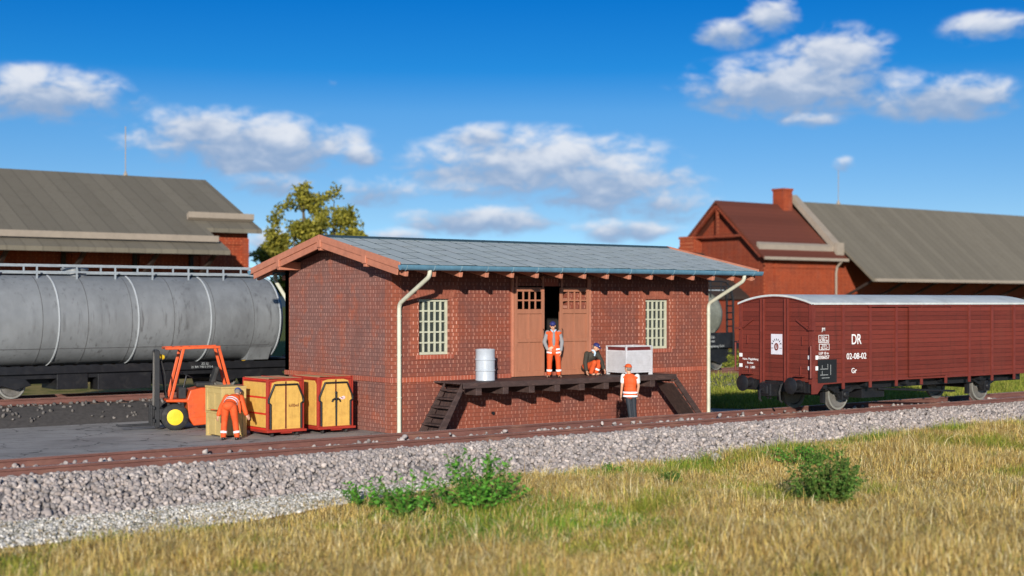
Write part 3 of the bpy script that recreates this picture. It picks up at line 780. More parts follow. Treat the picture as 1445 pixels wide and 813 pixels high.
m_ = MB(); m_.tube([(1.1,.2,2.0),(1.0,.22,1.6),(.98,.2,1.1),(.9,.1,.8)], .022, 6); m_.tube([(1.1,-.2,2.0),(1.02,-.22,1.5),(.96,-.2,1.0),(.9,-.1,.8)], .022, 6); m_.build('hydraulic_hose', 'rubber', mast, smooth=True)
hl = MB()
for s in (-.36,.36): hl.lathe((1.03,s,2.12), (1,0,0), [(0,.05),(.05,.075),(.06,.075)], 14)
hl.build_each('work_lamp', 'yellow', fk)

# ------------------------------------------------------------------ people
def vec(*a): return Vector(a)
def limb(mb, pts, rad, n=12):
    pts = [Vector(p) for p in pts]
    for i in range(len(pts)-1): mb.tube([pts[i], pts[i+1]], [rad[i], rad[i+1]], n)
    for p, r in zip(pts, rad): mb.ellip(p, (r,r,r), None, 12, 8)
def fuse(mb, name, mat, parent, vox=.01, it=4):
    """one continuous skin from overlapping volumes"""
    o = mb.build(name, mat, parent, clean=False)
    rm = o.modifiers.new('fuse', 'REMESH'); rm.mode = 'VOXEL'; rm.voxel_size = vox; rm.use_smooth_shade = True
    sm = o.modifiers.new('relax', 'SMOOTH'); sm.factor = .5; sm.iterations = it
    return o
def frame(f, up=(0,0,1)):
    f = Vector(f).normalized(); u = Vector(up); u = (u - f*u.dot(f)).normalized(); r = f.cross(u)
    return Matrix((r, f, u)).transposed()                 # columns: right, forward, up
def hand(mb, wrist, d, palm_n, s=1., curl=.5, thumb=1):
    d = Vector(d).normalized(); nrm = Vector(palm_n); nrm = (nrm-d*nrm.dot(d)).normalized(); sd = d.cross(nrm)*thumb
    wrist = Vector(wrist); c = wrist + d*.055*s
    Mx = Matrix((sd, d, nrm)).transposed()
    mb.ellip(c, (.042*s,.055*s,.018*s), Mx, 12, 8)
    for k, ln in enumerate((.072,.082,.076,.060)):
        b = wrist + d*.092*s + sd*(.030-.020*k)*s; p = [b]; ang = 0
        for j in range(3):
            ang += curl*(.5+.25*j); dd = d*math.cos(ang)+nrm*math.sin(ang); p.append(p[-1]+dd*ln*s*(.45,.32,.23)[j])
        limb(mb, p, [.0105*s,.0098*s,.009*s,.008*s], 8)
    b = wrist + d*.03*s + sd*.032*s
    limb(mb, [b, b+(sd*.8+d*.6+nrm*.3).normalized()*.035*s, b+(sd*.6+d*1.1+nrm*.6).normalized()*.065*s], [.014*s,.011*s,.009*s], 8)
def head(mb, c, F):
    c = Vector(c)
    def at(x, y, z): return c + F @ Vector((x,y,z))
    mb.ellip(at(0,-.012,.025), (.077,.096,.10), F, 16, 12)
    mb.ellip(at(0,.022,-.045), (.060,.066,.075), F, 14, 10)
    mb.ellip(at(0,.055,-.085), (.028,.026,.026), F, 10, 8)
    mb.tube([at(0,.088,.02), at(0,.112,-.022)], [.010,.016], 8); mb.ellip(at(0,.104,-.024), (.019,.016,.013), F, 10, 8)
    mb.ellip(at(0,.086,.030), (.055,.016,.012), F, 12, 8)
    for s in (-1,1): mb.ellip(at(s*.079,-.008,-.01), (.012,.022,.034), F, 10, 8); mb.ellip(at(s*.038,.070,-.03), (.022,.018,.02), F, 10, 8)
def face_parts(c, F, parent, hair='hair'):
    c = Vector(c)
    def at(x, y, z): return c + F @ Vector((x,y,z))
    for s in (-1,1):
        e = MB(); e.ellip(at(s*.032,.087,.006), (.012,.007,.008), F, 10, 8); e.build('eye', 'boot', parent)
    m = MB(); m.ellip(at(0,.086,-.062), (.024,.006,.006), F, 10, 6); m.build('mouth', 'lip', parent)
    h = MB(); h.ellip(at(0,-.030,.010), (.083,.088,.088), F, 16, 12); h.build('hair', hair, parent, smooth=True)
MT['lip'] = paint('lip', (.38,.12,.09), .5)
def cap(c, F, mat, parent, visor=True, badge=False):
    c = Vector(c)
    def at(x, y, z): return c + F @ Vector((x,y,z))
    m = MB(); nu, nv = 20, 7; V = []; Fc = []
    for i in range(nv+1):
        ph = math.pi/2*i/nv
        for j in range(nu):
            th = 2*math.pi*j/nu; V.append(at(.091*math.cos(th)*math.sin(ph), -.010+.108*math.sin(th)*math.sin(ph), .045+.092*math.cos(ph)))
    for i in range(nv):
        for j in range(nu): Fc.append((i*nu+j, (i+1)*nu+j, (i+1)*nu+(j+1) % nu, i*nu+(j+1) % nu))
    m.add(V, Fc); o = m.build('cap', mat, parent, smooth=True)
    md = o.modifiers.new('thick', 'SOLIDIFY'); md.thickness = .006; md.offset = 1
    if visor:
        v = MB(); v.prism([(-.072,.065),(-.068,.12),(-.035,.16),(0,.17),(.035,.16),(.068,.12),(.072,.065)], 'xy', 0, .007)
        v.v = [tuple(at(p[0], p[1], .052+p[2]-(p[1]-.065)*.18)) for p in v.v]; v.build('visor', mat, o)
    if badge:
        b = MB(); b.ellip(at(0,.096,.085), (.026,.008,.018), F, 10, 6); b.build('badge', 'stripe', o)
    return o
def band(mb, c, axis, side, rx, ry, h, n=28, th=.004):
    """reflective tape: elliptical strip round a limb or the chest"""
    a = Vector(axis).normalized(); s = Vector(side); s = (s-a*s.dot(a)).normalized(); t = a.cross(s); c = Vector(c)
    V = []; F = []
    for dz in (-h/2, h/2):
        for k in (0, th):
            for j in range(n):
                q = 2*math.pi*j/n; V.append(c + a*dz + s*math.cos(q)*(rx+k) + t*math.sin(q)*(ry+k))
    for j in range(n):
        j2 = (j+1) % n
        F += [(j,j2,2*n+j2,2*n+j),(n+j,3*n+j,3*n+j2,n+j2),(j,n+j,n+j2,j2),(2*n+j,2*n+j2,3*n+j2,3*n+j)]
    mb.add(V, F)
def torso(mb, pel, chest, neck, side, g=0., sh=.17):
    pel = Vector(pel); chest = Vector(chest); neck = Vector(neck); s = Vector(side).normalized()
    up = (neck-pel).normalized(); F = Matrix((s, up.cross(s)*-1, up)).transposed()
    mid = pel.lerp(chest, .5)
    mb.ellip(pel, (.165+g,.125+g,.13+g), F, 18, 12); mb.ellip(mid, (.150+g,.115+g,.18+g), F, 18, 12)
    mb.ellip(chest, (.178+g,.128+g,.18+g), F, 18, 12); mb.ellip(chest.lerp(neck,.55), (sh+g*.6,.085+g*.6,.085+g*.6), F, 16, 10)
def foot(mb, ank, d, r=.045):
    ank = Vector(ank); d = Vector(d).normalized()
    limb(mb, [ank, ank+vec(0,0,-.055)-d*.03], [r, r*.95]); limb(mb, [ank+vec(0,0,-.055)-d*.03, ank+vec(0,0,-.058)+d*.09, ank+vec(0,0,-.066)+d*.165], [.042,.040,.030])
VIEW = R(-37.57)
def person(loc, J, label, rz=VIEW):
    """J: joints in metres, x to one side, y ahead, z up from the ground the feet stand on"""
    r = empty('person', loc, rz, label, 'person')
    b = MB(); F = frame(J['face'], J.get('head_up', (0,0,1)))
    side = Vector(J['sh'][1])-Vector(J['sh'][0])
    torso(b, J['pel'], J['chest'], J['neck'], side, -.02, .15)
    hd = Vector(J['head']); limb(b, [Vector(J['neck'])-vec(0,0,.03), hd-F @ vec(0,.02,.05)], [.058,.052]); head(b, hd, F)
    for i in (0, 1):
        limb(b, [J['sh'][i], J['el'][i], J['wr'][i]], [.052,.040,.027])
        hand(b, J['wr'][i], J['hd'][i], J['pn'][i], 1.12, J.get('curl',(.5,.5))[i], J.get('thumb',(1,-1))[i])
        limb(b, [J['hip'][i], J['kn'][i], J['an'][i]], [.08,.055,.038]); foot(b, J['an'][i], J['toe'][i], .035)
    body = fuse(b, 'body', 'skin', r, .0085, 3)
    face_parts(hd, F, body)
    return r, body, F
def trousers(J, mat, parent, g=0., stripes=None, name='trousers'):
    t = MB(); pel = Vector(J['pel']); side = Vector(J['hip'][1])-Vector(J['hip'][0])
    up = (Vector(J['chest'])-pel).normalized(); F = Matrix((side.normalized(), up.cross(side.normalized())*-1, up)).transposed()
    t.ellip(pel, (.178+g,.135+g,.135+g), F, 18, 12)
    for i in (0, 1):
        a = Vector(J['an'][i]); k = Vector(J['kn'][i]); h = Vector(J['hip'][i])
        limb(t, [h, h.lerp(k,.5), k, k.lerp(a,.5), a+(k-a).normalized()*.015], [.108+g,.096+g,.080+g,.076+g,.070+g], 14)
    o = fuse(t, name, mat, parent, .011, 3)
    if stripes:
        for i in stripes:
            a = Vector(J['an'][i]); k = Vector(J['kn'][i]); s = MB()
            band(s, a.lerp(k,.30), k-a, side, .081+g, .081+g, .055); s.build('reflective_stripe', 'stripe', o)
    return o
def boots(J, parent):
    for i in (0, 1):
        b = MB(); foot(b, J['an'][i], J['toe'][i], .055); ank = Vector(J['an'][i]); d = Vector(J['toe'][i]).normalized()
        b.tube([ank+vec(0,0,-.066)-d*.05, ank+vec(0,0,-.068)+d*.17], [.038,.034], 10)
        fuse(b, 'boot', 'boot', parent, .010, 2)
def upper(J, mat, parent, name, g=.0, sleeves=1., sl_r=(.075,.062,.050), bottom=None):
    t = MB(); side = Vector(J['sh'][1])-Vector(J['sh'][0])
    torso(t, J['pel'] if bottom is None else bottom, J['chest'], J['neck'], side, g)
    for i in (0, 1):
        s, e, w_ = Vector(J['sh'][i]), Vector(J['el'][i]), Vector(J['wr'][i])
        if sleeves >= 1: limb(t, [s, e, w_.lerp(e,.08)], [x+g for x in sl_r], 14)
        elif sleeves > 0: limb(t, [s, s.lerp(e,sleeves)], [sl_r[0]+g, sl_r[1]+.008+g], 14)
    return fuse(t, name, mat, parent, .011, 3)

# man standing in the doorway
J = dict(face=(-.10,-1,-.18), head=(-.01,-.03,1.545), neck=(.01,0,1.42), chest=(.015,0,1.20), pel=(.02,0,.86),
  sh=((-.165,0,1.345),(.185,.0,1.345)), el=((-.262,.02,1.06),(.268,.03,1.06)), wr=((-.165,-.15,.83),(.235,-.07,.80)),
  hd=((.65,-.25,.35),(-.05,-.25,-.9)), pn=((.2,.9,0),(-1,.1,0)), curl=(.35,.5), thumb=(-1,1),
  hip=((-.085,0,.84),(.125,0,.84)), kn=((-.105,-.02,.48),(.155,-.02,.48)), an=((-.115,.01,.095),(.175,.01,.095)), toe=((-.35,-1,0),(.35,-1,0)))
pa, body, F = person((5.36,-.62,1.452), J, 'man in open orange vest, grey sweater and navy cap standing before the doors')
trousers(J, 'hiviz_trouser', body, 0, (0,1)); boots(J, body); cap(J['head'], F, 'navy', body, True)
sw = upper(J, 'greyshirt', body, 'sweater', .0)
t = MB(); t.ellip((.02,-.075,1.14), (.060,.105,.27)); fuse(t, 'sweater_front', 'greyshirt', sw, .01, 3)
ve = MB(); torso(ve, (.02,0,.90), J['chest'], J['neck'], (1,0,0), .022, .15)
ve.ellip((.02,.0,.80), (.20,.148,.15))
for s in (-1, 1): ve.ellip((.015+s*.175,0,1.33), (.075,.095,.07))
v = fuse(ve, 'vest', 'hiviz', body, .010, 3)
co = MB()
for s in (-1,1): co.tube([(.01+s*.075,.0,1.425),(.01+s*.055,-.07,1.41),(.01+s*.02,-.115,1.36)], [.022,.026,.018], 8)
co.build('collar', 'lightblue', sw, smooth=True)
for z in (.745,.845):
    s = MB()
    for sg in (-1, 1):
        V = []
        for dz in (-.024,.024):
            for q in range(9):
                a = R(18)+R(80)*q/8; V.append((.02+sg*math.sin(a)*.213, -math.cos(a)*.163, z+dz+.04*(math.sin(a)-.5)*.5))
        s.add(V, [(q,q+1,q+10,q+9) for q in range(8)])
    o = s.build('reflective_stripe', 'stripe', v); md = o.modifiers.new('thick','SOLIDIFY'); md.thickness = .006; md.offset = 0

# man crouching on the platform
J = dict(face=(.72,-.50,-.42), head=(.10,-.10,.865), neck=(.02,-.02,.735), chest=(-.07,.03,.56), pel=(-.185,.10,.26),
  sh=((-.185,-.06,.665),(.145,.10,.665)), el=((-.245,-.22,.40),(.275,-.05,.42)), wr=((-.215,-.34,.17),(.325,-.20,.215)),
  hd=((.15,-.2,-.9),(.35,-.25,-.8)), pn=((.8,.2,.0),(-.7,-.2,-.2)), curl=(.7,.7), thumb=(1,-1),
  hip=((-.16,.02,.26),(-.08,.20,.26)), kn=((.04,-.28,.40),(.235,-.02,.43)), an=((-.06,-.20,.095),(.10,.04,.095)), toe=((.9,-.45,0),(.9,-.45,0)))
pb, body, F = person((7.04,-.50,1.452), J, 'man in dark jacket and navy cap crouching on the platform')
trousers(J, 'hiviz_trouser', body, .004, (1,)); boots(J, body); cap(J['head'], F, 'navy', body, True, True)
jk = upper(J, 'olive', body, 'jacket', .010)
co = MB(); co.tube([(-.02,-.06,.775),(.04,-.10,.755),(.065,-.11,.69),(.05,-.10,.60)], [.03,.035,.035,.02], 8); co.tube([(.0,-.02,.80),(.07,.0,.77),(.075,-.09,.70)], [.03,.03,.02], 8)
co.build('shirt_collar', 'lightblue', jk, smooth=True)

# man with his back to us in front of the platform
J = dict(face=(-.70,.70,.08), head=(-.035,.02,1.565), neck=(.0,.0,1.435), chest=(.03,.0,1.21), pel=(.03,.0,.90),
  sh=((-.165,.06,1.35),(.225,-.05,1.35)), el=((-.205,.03,1.06),(.265,.0,1.06)), wr=((-.225,.08,.82),(.235,.06,.82)),
  hd=((-.1,.15,-1),(-.1,.2,-1)), pn=((1,0,0),(-1,0,0)), curl=(.5,.5), thumb=(-1,1),
  hip=((-.05,.02,.88),(.115,-.02,.88)), kn=((.0,-.02,.49),(.13,-.03,.49)), an=((.045,-.05,.095),(.165,-.03,.095)), toe=((-.4,1,0),(-.1,1,0)))
pc, body, F = person((5.74,-3.6,.245), J, 'man in orange vest, orange cap and dark trousers standing with his back to us')
trousers(J, 'charcoal', body, -.008); boots(J, body); cap(J['head'], F, 'hiviz', body, True)
sw = upper(J, 'whiteshirt', body, 'shirt', .0, .55)
ve = MB(); torso(ve, (.03,0,.97), J['chest'], J['neck'], Vector(J['sh'][1])-Vector(J['sh'][0]), .028, .16)
ve.ellip((.03,.0,.84), (.208,.158,.15))
for i in (0, 1): ve.ellip(Vector(J['sh'][i])*.9+Vector(J['chest'])*.1+vec(0,0,-.02), (.07,.085,.065))
v = fuse(ve, 'vest', 'hiviz', body, .010, 3)
for z in (.785,.885):
    s = MB(); band(s, (.03,0,z), (0,0,1), (1,-.28,0), .213, .163, .05); s.build('reflective_stripe', 'stripe', v)

# man bending over the boxes
J = dict(face=(.10,.75,-.65), head_up=(0,.6,.8), head=(.10,.60,1.235), neck=(.065,.47,1.165), chest=(.035,.29,1.075), pel=(-.02,-.02,.92),
  sh=((-.155,.38,1.12),(.225,.41,1.11)), el=((-.285,.28,.86),(.315,.32,.88)), wr=((-.345,.18,.66),(.40,.24,.67)),
  hd=((-.25,.05,-.9),(.45,.1,-.7)), pn=((.6,.5,0),(-.6,.5,0)), curl=(.5,.5), thumb=(-1,1),
  hip=((-.115,.0,.88),(.09,.0,.88)), kn=((-.15,.03,.49),(.145,.03,.49)), an=((-.165,-.03,.095),(.20,-.01,.095)), toe=((-.15,1,0),(.25,1,0)))
pd, body, F = person((-4.40,1.18,.0), J, 'man in orange overalls and blue cap bending over the stacked boxes')
trousers(J, 'hiviz_trouser', body, .006, (0,1)); boots(J, body); cap(J['head'], F, 'blue_cap', body, False)
jk = upper(J, 'hiviz', body, 'jacket', .012)
t = MB(); limb(t, [(-.20,.20,1.00),(-.24,.17,.84),(-.25,.15,.68)], [.05,.065,.03]); limb(t, [(.20,.2,1.02),(.235,.17,.86),(.25,.15,.72)], [.05,.05,.025]); fuse(t, 'jacket_flap', 'hiviz', jk, .011, 3)
s = MB()
for (t0, up) in ((.30,0),(.55,0)):
    c0 = Vector(J['pel']).lerp(Vector(J['chest']), t0+.12); ax = Vector(J['chest'])-Vector(J['pel'])
    band(s, c0, ax, (1,0,0), .186, .150, .035)
s.build_each('reflective_stripe', 'stripe', jk)

# ------------------------------------------------------------------ rolling stock
def wheelset(root, x, g, r=.43, z0=0., spoked=False):
    for s in (-1, 1):
        y = s*g/2; w = MB()
        pr = [(-.07,.06),(-.06,r*.25),(-.02,r*.30),(-.015,r*.78),(-.055,r*.84),(-.055,r*1.07),(-.025,r*1.08),(-.012,r*1.0),(.075,r*.975),(.08,r*.82),(.03,r*.76),(.025,r*.32),(.08,r*.26),(.09,.06)]
        w.lathe((x, y, z0+r), (0,s,0), pr, 36); o = w.build('wheel', 'wheel', root, smooth=True)
        t = MB(); t.lathe((x, y, z0+r), (0,s,0), [(.02,r*.985),(.081,r*.965),(.083,r*.86),(.079,r*.85)], 36, cap=False); t.build('tyre', 'wheel_rim', o, smooth=True)
    a = MB(); a.tube([(x,-g/2,z0+r),(x,g/2,z0+r)], .07, 12); a.build('axle', 'black', root)

bx = empty('covered_goods_wagon', (8.02, -7.075, .70), 0, 'brown red covered goods wagon with pale curved roof standing on the near track', 'goods wagon')
BL, HW, BZ0, BZ1, RISE = 10.3, 1.31, .85, 2.98, .21
def arc(y, h=0.): return BZ1 + h + RISE*(1-(y/HW)**2)
end = [(-HW,BZ0)] + [(HW,BZ0)] + [(HW*math.cos(t), 0) for t in []]
ys = [HW - 2*HW*i/14 for i in range(15)]
b = MB(); b.prism([(-HW,BZ0),(HW,BZ0)] + [(y, arc(y)-.02) for y in ys], 'yz', 0, BL)
body = b.build('wagon_body', 'wagon_red', bx, clean=True)
rf = MB(); ys2 = [(HW+.05)*(1-2*i/18) for i in range(19)]
rf.prism([(y, arc(min(HW,max(-HW,y)))-.018-.02*(abs(y)>HW)) for y in ys2] + [(y, arc(min(HW,max(-HW,y)))+.035-.02*(abs(y)>HW)) for y in reversed(ys2)], 'yz', -.06, BL+.06)
rf.build('roof', 'wagon_roof', bx, smooth=True)
rb = MB(); rb.prism([(y, arc(min(HW,max(-HW,y)))-.05) for y in ys2] + [(y, arc(min(HW,max(-HW,y)))-.0185) for y in reversed(ys2)], 'yz', -.045, -.002)
rb.build('end_arch', 'wagon_trim', bx)
# end posts, corner posts, gussets
ep = MB()
for y in (-.44, .44):
    for d in (-.055, .055): ep.box(-.075, -.002, y+d-.018, y+d+.018, BZ0-.12, arc(y)-.06)
    ep.box(-.03, -.0025, y-.05, y+.05, BZ0-.12, arc(y)-.06)
ep.build('end_post', 'wagon_trim', bx, bev=.006)
cp = MB()
for s in (-1, 1):
    y0, y1 = (HW-.005, HW+.03) if s > 0 else (-HW-.03, -HW+.005)
    cp.box(-.03, .10, y0, y1, BZ0-.32, BZ1-.01); cp.box(-.031, -.002, s*HW-.09*(s>0)-.0, s*HW+.09*(s<0), BZ0-.05, BZ1-.01)
    # bolt heads
    z = BZ0-.25
    while z < BZ1-.05:
        cp.lathe((.035, y1 if s>0 else y0, z), (0,s,0), [(0,.012),(.010,.010)], 6); z += .105
cp.build('corner_post', 'wagon_trim', bx)
sp = MB()
for k in range(1, 9):
    x = .10+k*1.16
    for s in (-1, 1):
        y0, y1 = (HW, HW+.045) if s > 0 else (-HW-.045, -HW)
        sp.box(x-.045, x+.045, y0, y1, BZ0-.22, BZ1-.02)
for s in (-1,1):
    ya, yb = (HW-.006, HW+.02) if s > 0 else (-HW-.02, -HW+.006)
    sp.prism([(.10,BZ0-.32),(.10,BZ0+.005),(1.2,BZ0+.005),(1.2,BZ0-.06),(.45,BZ0-.075),(.2,BZ0-.32)], 'xz', ya, yb)
    sp.prism([(1.2,BZ0+.01),(1.2,BZ0-.055),(BL,BZ0-.055),(BL,BZ0+.01)], 'xz', ya+.001, yb-.001)
sp.build_each('side_post', 'wagon_trim', bx, bev=.005)
# sliding door further along and its rail
dd = MB(); dd.box(4.1, 6.0, -HW-.085, -HW-.046, BZ0+.02, BZ1-.12)
dd.build('sliding_door', 'wagon_red', bx); dr = MB(); dr.box(2.3, 6.1, -HW-.10, -HW-.046, BZ1-.10, BZ1-.05); dr.build('door_rail', 'wagon_trim', bx)
# end fittings: grab rails with white marks, steps, slanting handles
gr = MB(); wm = MB()
for s in (-1, 1):
    y = s*(HW+.06)
    gr.tube([(-.02,s*HW,BZ0+1.02),(-.03,y+s*.10,BZ0+1.02),(-.03,y+s*.10,BZ0+.22),(-.02,s*HW,BZ0+.22)] if s > 0 else [(-.01,s*HW,BZ0+1.0),(-.13,y,BZ0+.98),(-.13,y,BZ0+.12),(-.01,s*HW,BZ0+.1)], .028, 8)
    for z in (BZ0+.38, BZ0+.67):
        wm.box(-.045, -.0325, s*(HW-.055)-.055, s*(HW-.055)+.055, z-.05, z+.05)
        wm.box(.102, .20, s*(HW+.034)-.004, s*(HW+.034)+.004, z-.06, z+.05)
    gr.beam((-.04,s*1.18,BZ0+1.45), (-.04,s*.80,BZ0+1.68), .045, .05); gr.box(-.06,-.002,s*1.0-.012,s*1.0+.012,BZ0+1.0,BZ0+1.24)
    gr.box(-.16,-.002,s*.95-.16,s*.95+.16,BZ0+.14,BZ0+.17); gr.box(-.05,-.002,s*.93-.012,s*.93+.012,BZ0+.17,BZ0+.42)
    gr.box(-.11,-.03,s*(HW+.02)-.09,s*(HW+.02)+.09,BZ0+1.40,BZ0+1.45)
gr.build_each('grab_rail', 'wagon_trim', bx, bev=.004); wm.build_each('white_mark', 'white', bx)
# paper notice on the end
n_ = MB(); n_.box(-.012, -.0025, -.255, .145, BZ0+.72, BZ0+1.28); nt_ = n_.build('notice', 'notice_paper', bx)
e_ = MB()
for k in range(7):
    a = R(28)+R(124)*k/6; c0 = Vector((-.0145, -.055-math.cos(a)*.15*-1, BZ0+.93+math.sin(a)*.17)); c1 = c0+Vector((0, math.cos(a)*.05, math.sin(a)*.06))
    e_.beam(c0, c1, .02, .004, (1,0,0))
e_.build('notice_letters', 'board_black', nt_)
e2 = MB(); ring = [Vector((-.0135, -.055+.055*math.cos(t), BZ0+.93+.085*math.sin(t))) for t in [2*math.pi*i/22 for i in range(22)]]
e2.tube(ring, .022, 6, closed=True, flat=1); e2.ellip((-.0135,-.055,BZ0+.94), (.003,.014,.05), None, 10, 6); e2.build('notice_emblem', 'emblem_brown', nt_)
for y0, y1 in ((-.25,-.16),(.06,.14)):
    e3 = MB(); e3.box(-.0145, -.0121, y0, y1, BZ0+.885, BZ0+.90); e3.box(-.0145,-.0121, y0, y1, BZ0+1.00, BZ0+1.012); e3.build('notice_rule', 'board_black', nt_)
for s_, z, sz in (('Heim. Magdeburg',.56,.085),('Buckau',.455,.08),('14.7.6.085',.33,.09)):
    text('lettering', s_, sz, (-.004, .93, BZ0+z), FACE_SIDE, 'white', bx, .002)
# side lettering and chalk board
yf = -HW-.004
cb_ = MB(); cb_.box(.205, .98, -HW-.028, -HW-.0205, BZ0-.03, BZ0+.60); bd = cb_.build('chalk_board', 'board_black', bx)
cl = MB()
for z in (.18, .34): cl.box(.30, .62, -HW-.0305, -HW-.0285, BZ0+z, BZ0+z+.015)
for x, z, h in ((.37,.36,.09),(.37,.2,.1),(.60,.38,.10),(.72,.18,.28)): cl.box(x, x+.014, -HW-.0305, -HW-.0285, BZ0+z, BZ0+z+h)
cl.box(.36,.68,-HW-.0305,-HW-.0285,BZ0+.10,BZ0+.113); cl.build('chalk_marks', 'chalk', bd)
text('lettering', 'JM', .13, (.46, yf, BZ0+1.42), FACE_FRONT, 'white', bx, .002)
ob = MB()
for (x0,x1,z0,z1) in ((.26,.68,1.06,1.27),(.28,.70,.86,1.03)):
    w = .014
    ob.box(x0,x1,yf-.002,yf+.002,z0+BZ0,z0+w+BZ0); ob.box(x0,x1,yf-.002,yf+.002,z1-w+BZ0,z1+BZ0); ob.box(x0,x0+w,yf-.002,yf+.002,z0+w+BZ0,z1-w+BZ0); ob.box(x1-w,x1,yf-.002,yf+.002,z0+w+BZ0,z1-w+BZ0)
ob.build('lettering_frame', 'white', bx)
for s_, x, z, sz in (('15,0 m',.47,1.20,.10),('8,200 kg',.47,1.12,.10),('21,0 t',.49,.98,.09),('26,3 m\u00b2',.49,.91,.09),('LUP 10 m',.47,.77,.10),('0306057',.47,.66,.13)):
    text('lettering', s_, sz, (x, yf, BZ0+z), FACE_FRONT, 'white', bx, .002)
text('lettering', 'DR', .40, (1.84, yf, BZ0+1.12), FACE_FRONT, 'white', bx, .003, sx=.8)
text('lettering', '02-08-02', .235, (1.85, yf, BZ0+.66), FACE_FRONT, 'white', bx, .003)
text('lettering', 'Gr', .20, (1.74, yf, BZ0+.26), FACE_FRONT, 'white', bx, .003)
# underframe
u = MB(); u.box(-.02, .14, -1.22, 1.22, BZ0-.30, BZ0-.02); u.box(-.002, BL, -.95, -.80, BZ0-.28, BZ0-.03); u.box(-.002, BL, .80, .95, BZ0-.28, BZ0-.03)
for k in range(6): u.box(.6+k*1.8, .75+k*1.8, -1.2, 1.2, BZ0-.2, BZ0-.04)
u.box(2.6, 3.6, -.9, -.3, BZ0-.55, BZ0-.28); u.beam((3.2,-1.0,BZ0-.3),(6.8,-1.0,BZ0-.5),.06,.06)
u.build('underframe', 'black', bx, bev=.01)
for s in (-.88, .88):
    q = MB(); q.lathe((-.02, s, BZ0-.10), (-1,0,0), [(0,.15),(.04,.15),(.05,.12),(.18,.115),(.19,.085),(.30,.08),(.31,.17),(.33,.22),(.36,.225),(.37,.21)], 28)
    q.box(-.06, -.021, s-.20, s+.20, BZ0-.28, BZ0+.02); q.build('buffer', 'black', bx, smooth=True)
q = MB(); q.box(-.44,-.02,-.22,.20,BZ0-.42,BZ0-.06); q.box(-.50,-.441,-.16,.14,BZ0-.36,BZ0-.12); q.build('brake_gear_box', 'black', bx, bev=.03)
q = MB(); q.box(-.56,-.501,-.05,.05,BZ0-.28,BZ0-.18); q.tube([(-.56,0,BZ0-.22),(-.64,0,BZ0-.26),(-.62,0,BZ0-.5)], .035, 8); q.box(-.30,-.02,-.05,.05,BZ0-.06,BZ0-.0); q.tube([(-.28,0,BZ0-.12),(-.34,0,BZ0-.2),(-.33,0,BZ0-.42),(-.27,0,BZ0-.48)], .035, 8); q.tube([(-.22,-.04,BZ0-.14),(-.26,-.04,BZ0-.3),(-.22,-.04,BZ0-.5)], .02, 6)
q.build('coupling_hook', 'black', bx, smooth=True)
for s in (-.38,.38):
    q = MB(); q.tube([(-.03,s,BZ0-.06),(-.18,s,BZ0-.10),(-.24,s+.02,BZ0-.3),(-.20,s+.03,BZ0-.52),(-.12,s+.03,BZ0-.58)], .03, 8); q.build('brake_hose', 'rubber', bx, smooth=True)
for x in (1.62, 8.3):
    wheelset(bx, x, 1.56, .44)
    for s in (-1, 1):
        q = MB(); q.box(x-.13, x+.13, s*1.02-.10, s*1.02+.10, .30, .62); q.lathe((x, s*1.12, .45), (0,s,0), [(0,.11),(.05,.09),(.06,.05)], 16)
        for d in (-.26,.26): q.beam((x+d*.55,s*1.0,.34),(x+d*1.35,s*1.0,BZ0-.2),.09,.03,(1,0,0))
        q.build('axle_box', 'black', bx, bev=.012)
        q = MB()
        for k in range(5): q.tube([(x-.62+k*.06,s*1.02,BZ0-.20-k*.028),(x,s*1.02,BZ0-.27-k*.03),(x+.62-k*.06,s*1.02,BZ0-.20-k*.028)], .02, 6)
        q.build('leaf_spring', 'black', bx)
        q = MB(); q.box(x-.62,x-.50,s*.78-.05,s*.78+.05,.22,.78); q.beam((x-.56,s*.78,.8),(x-.2,s*.78,BZ0-.05),.05,.05); q.build('brake_shoe', 'black', bx)

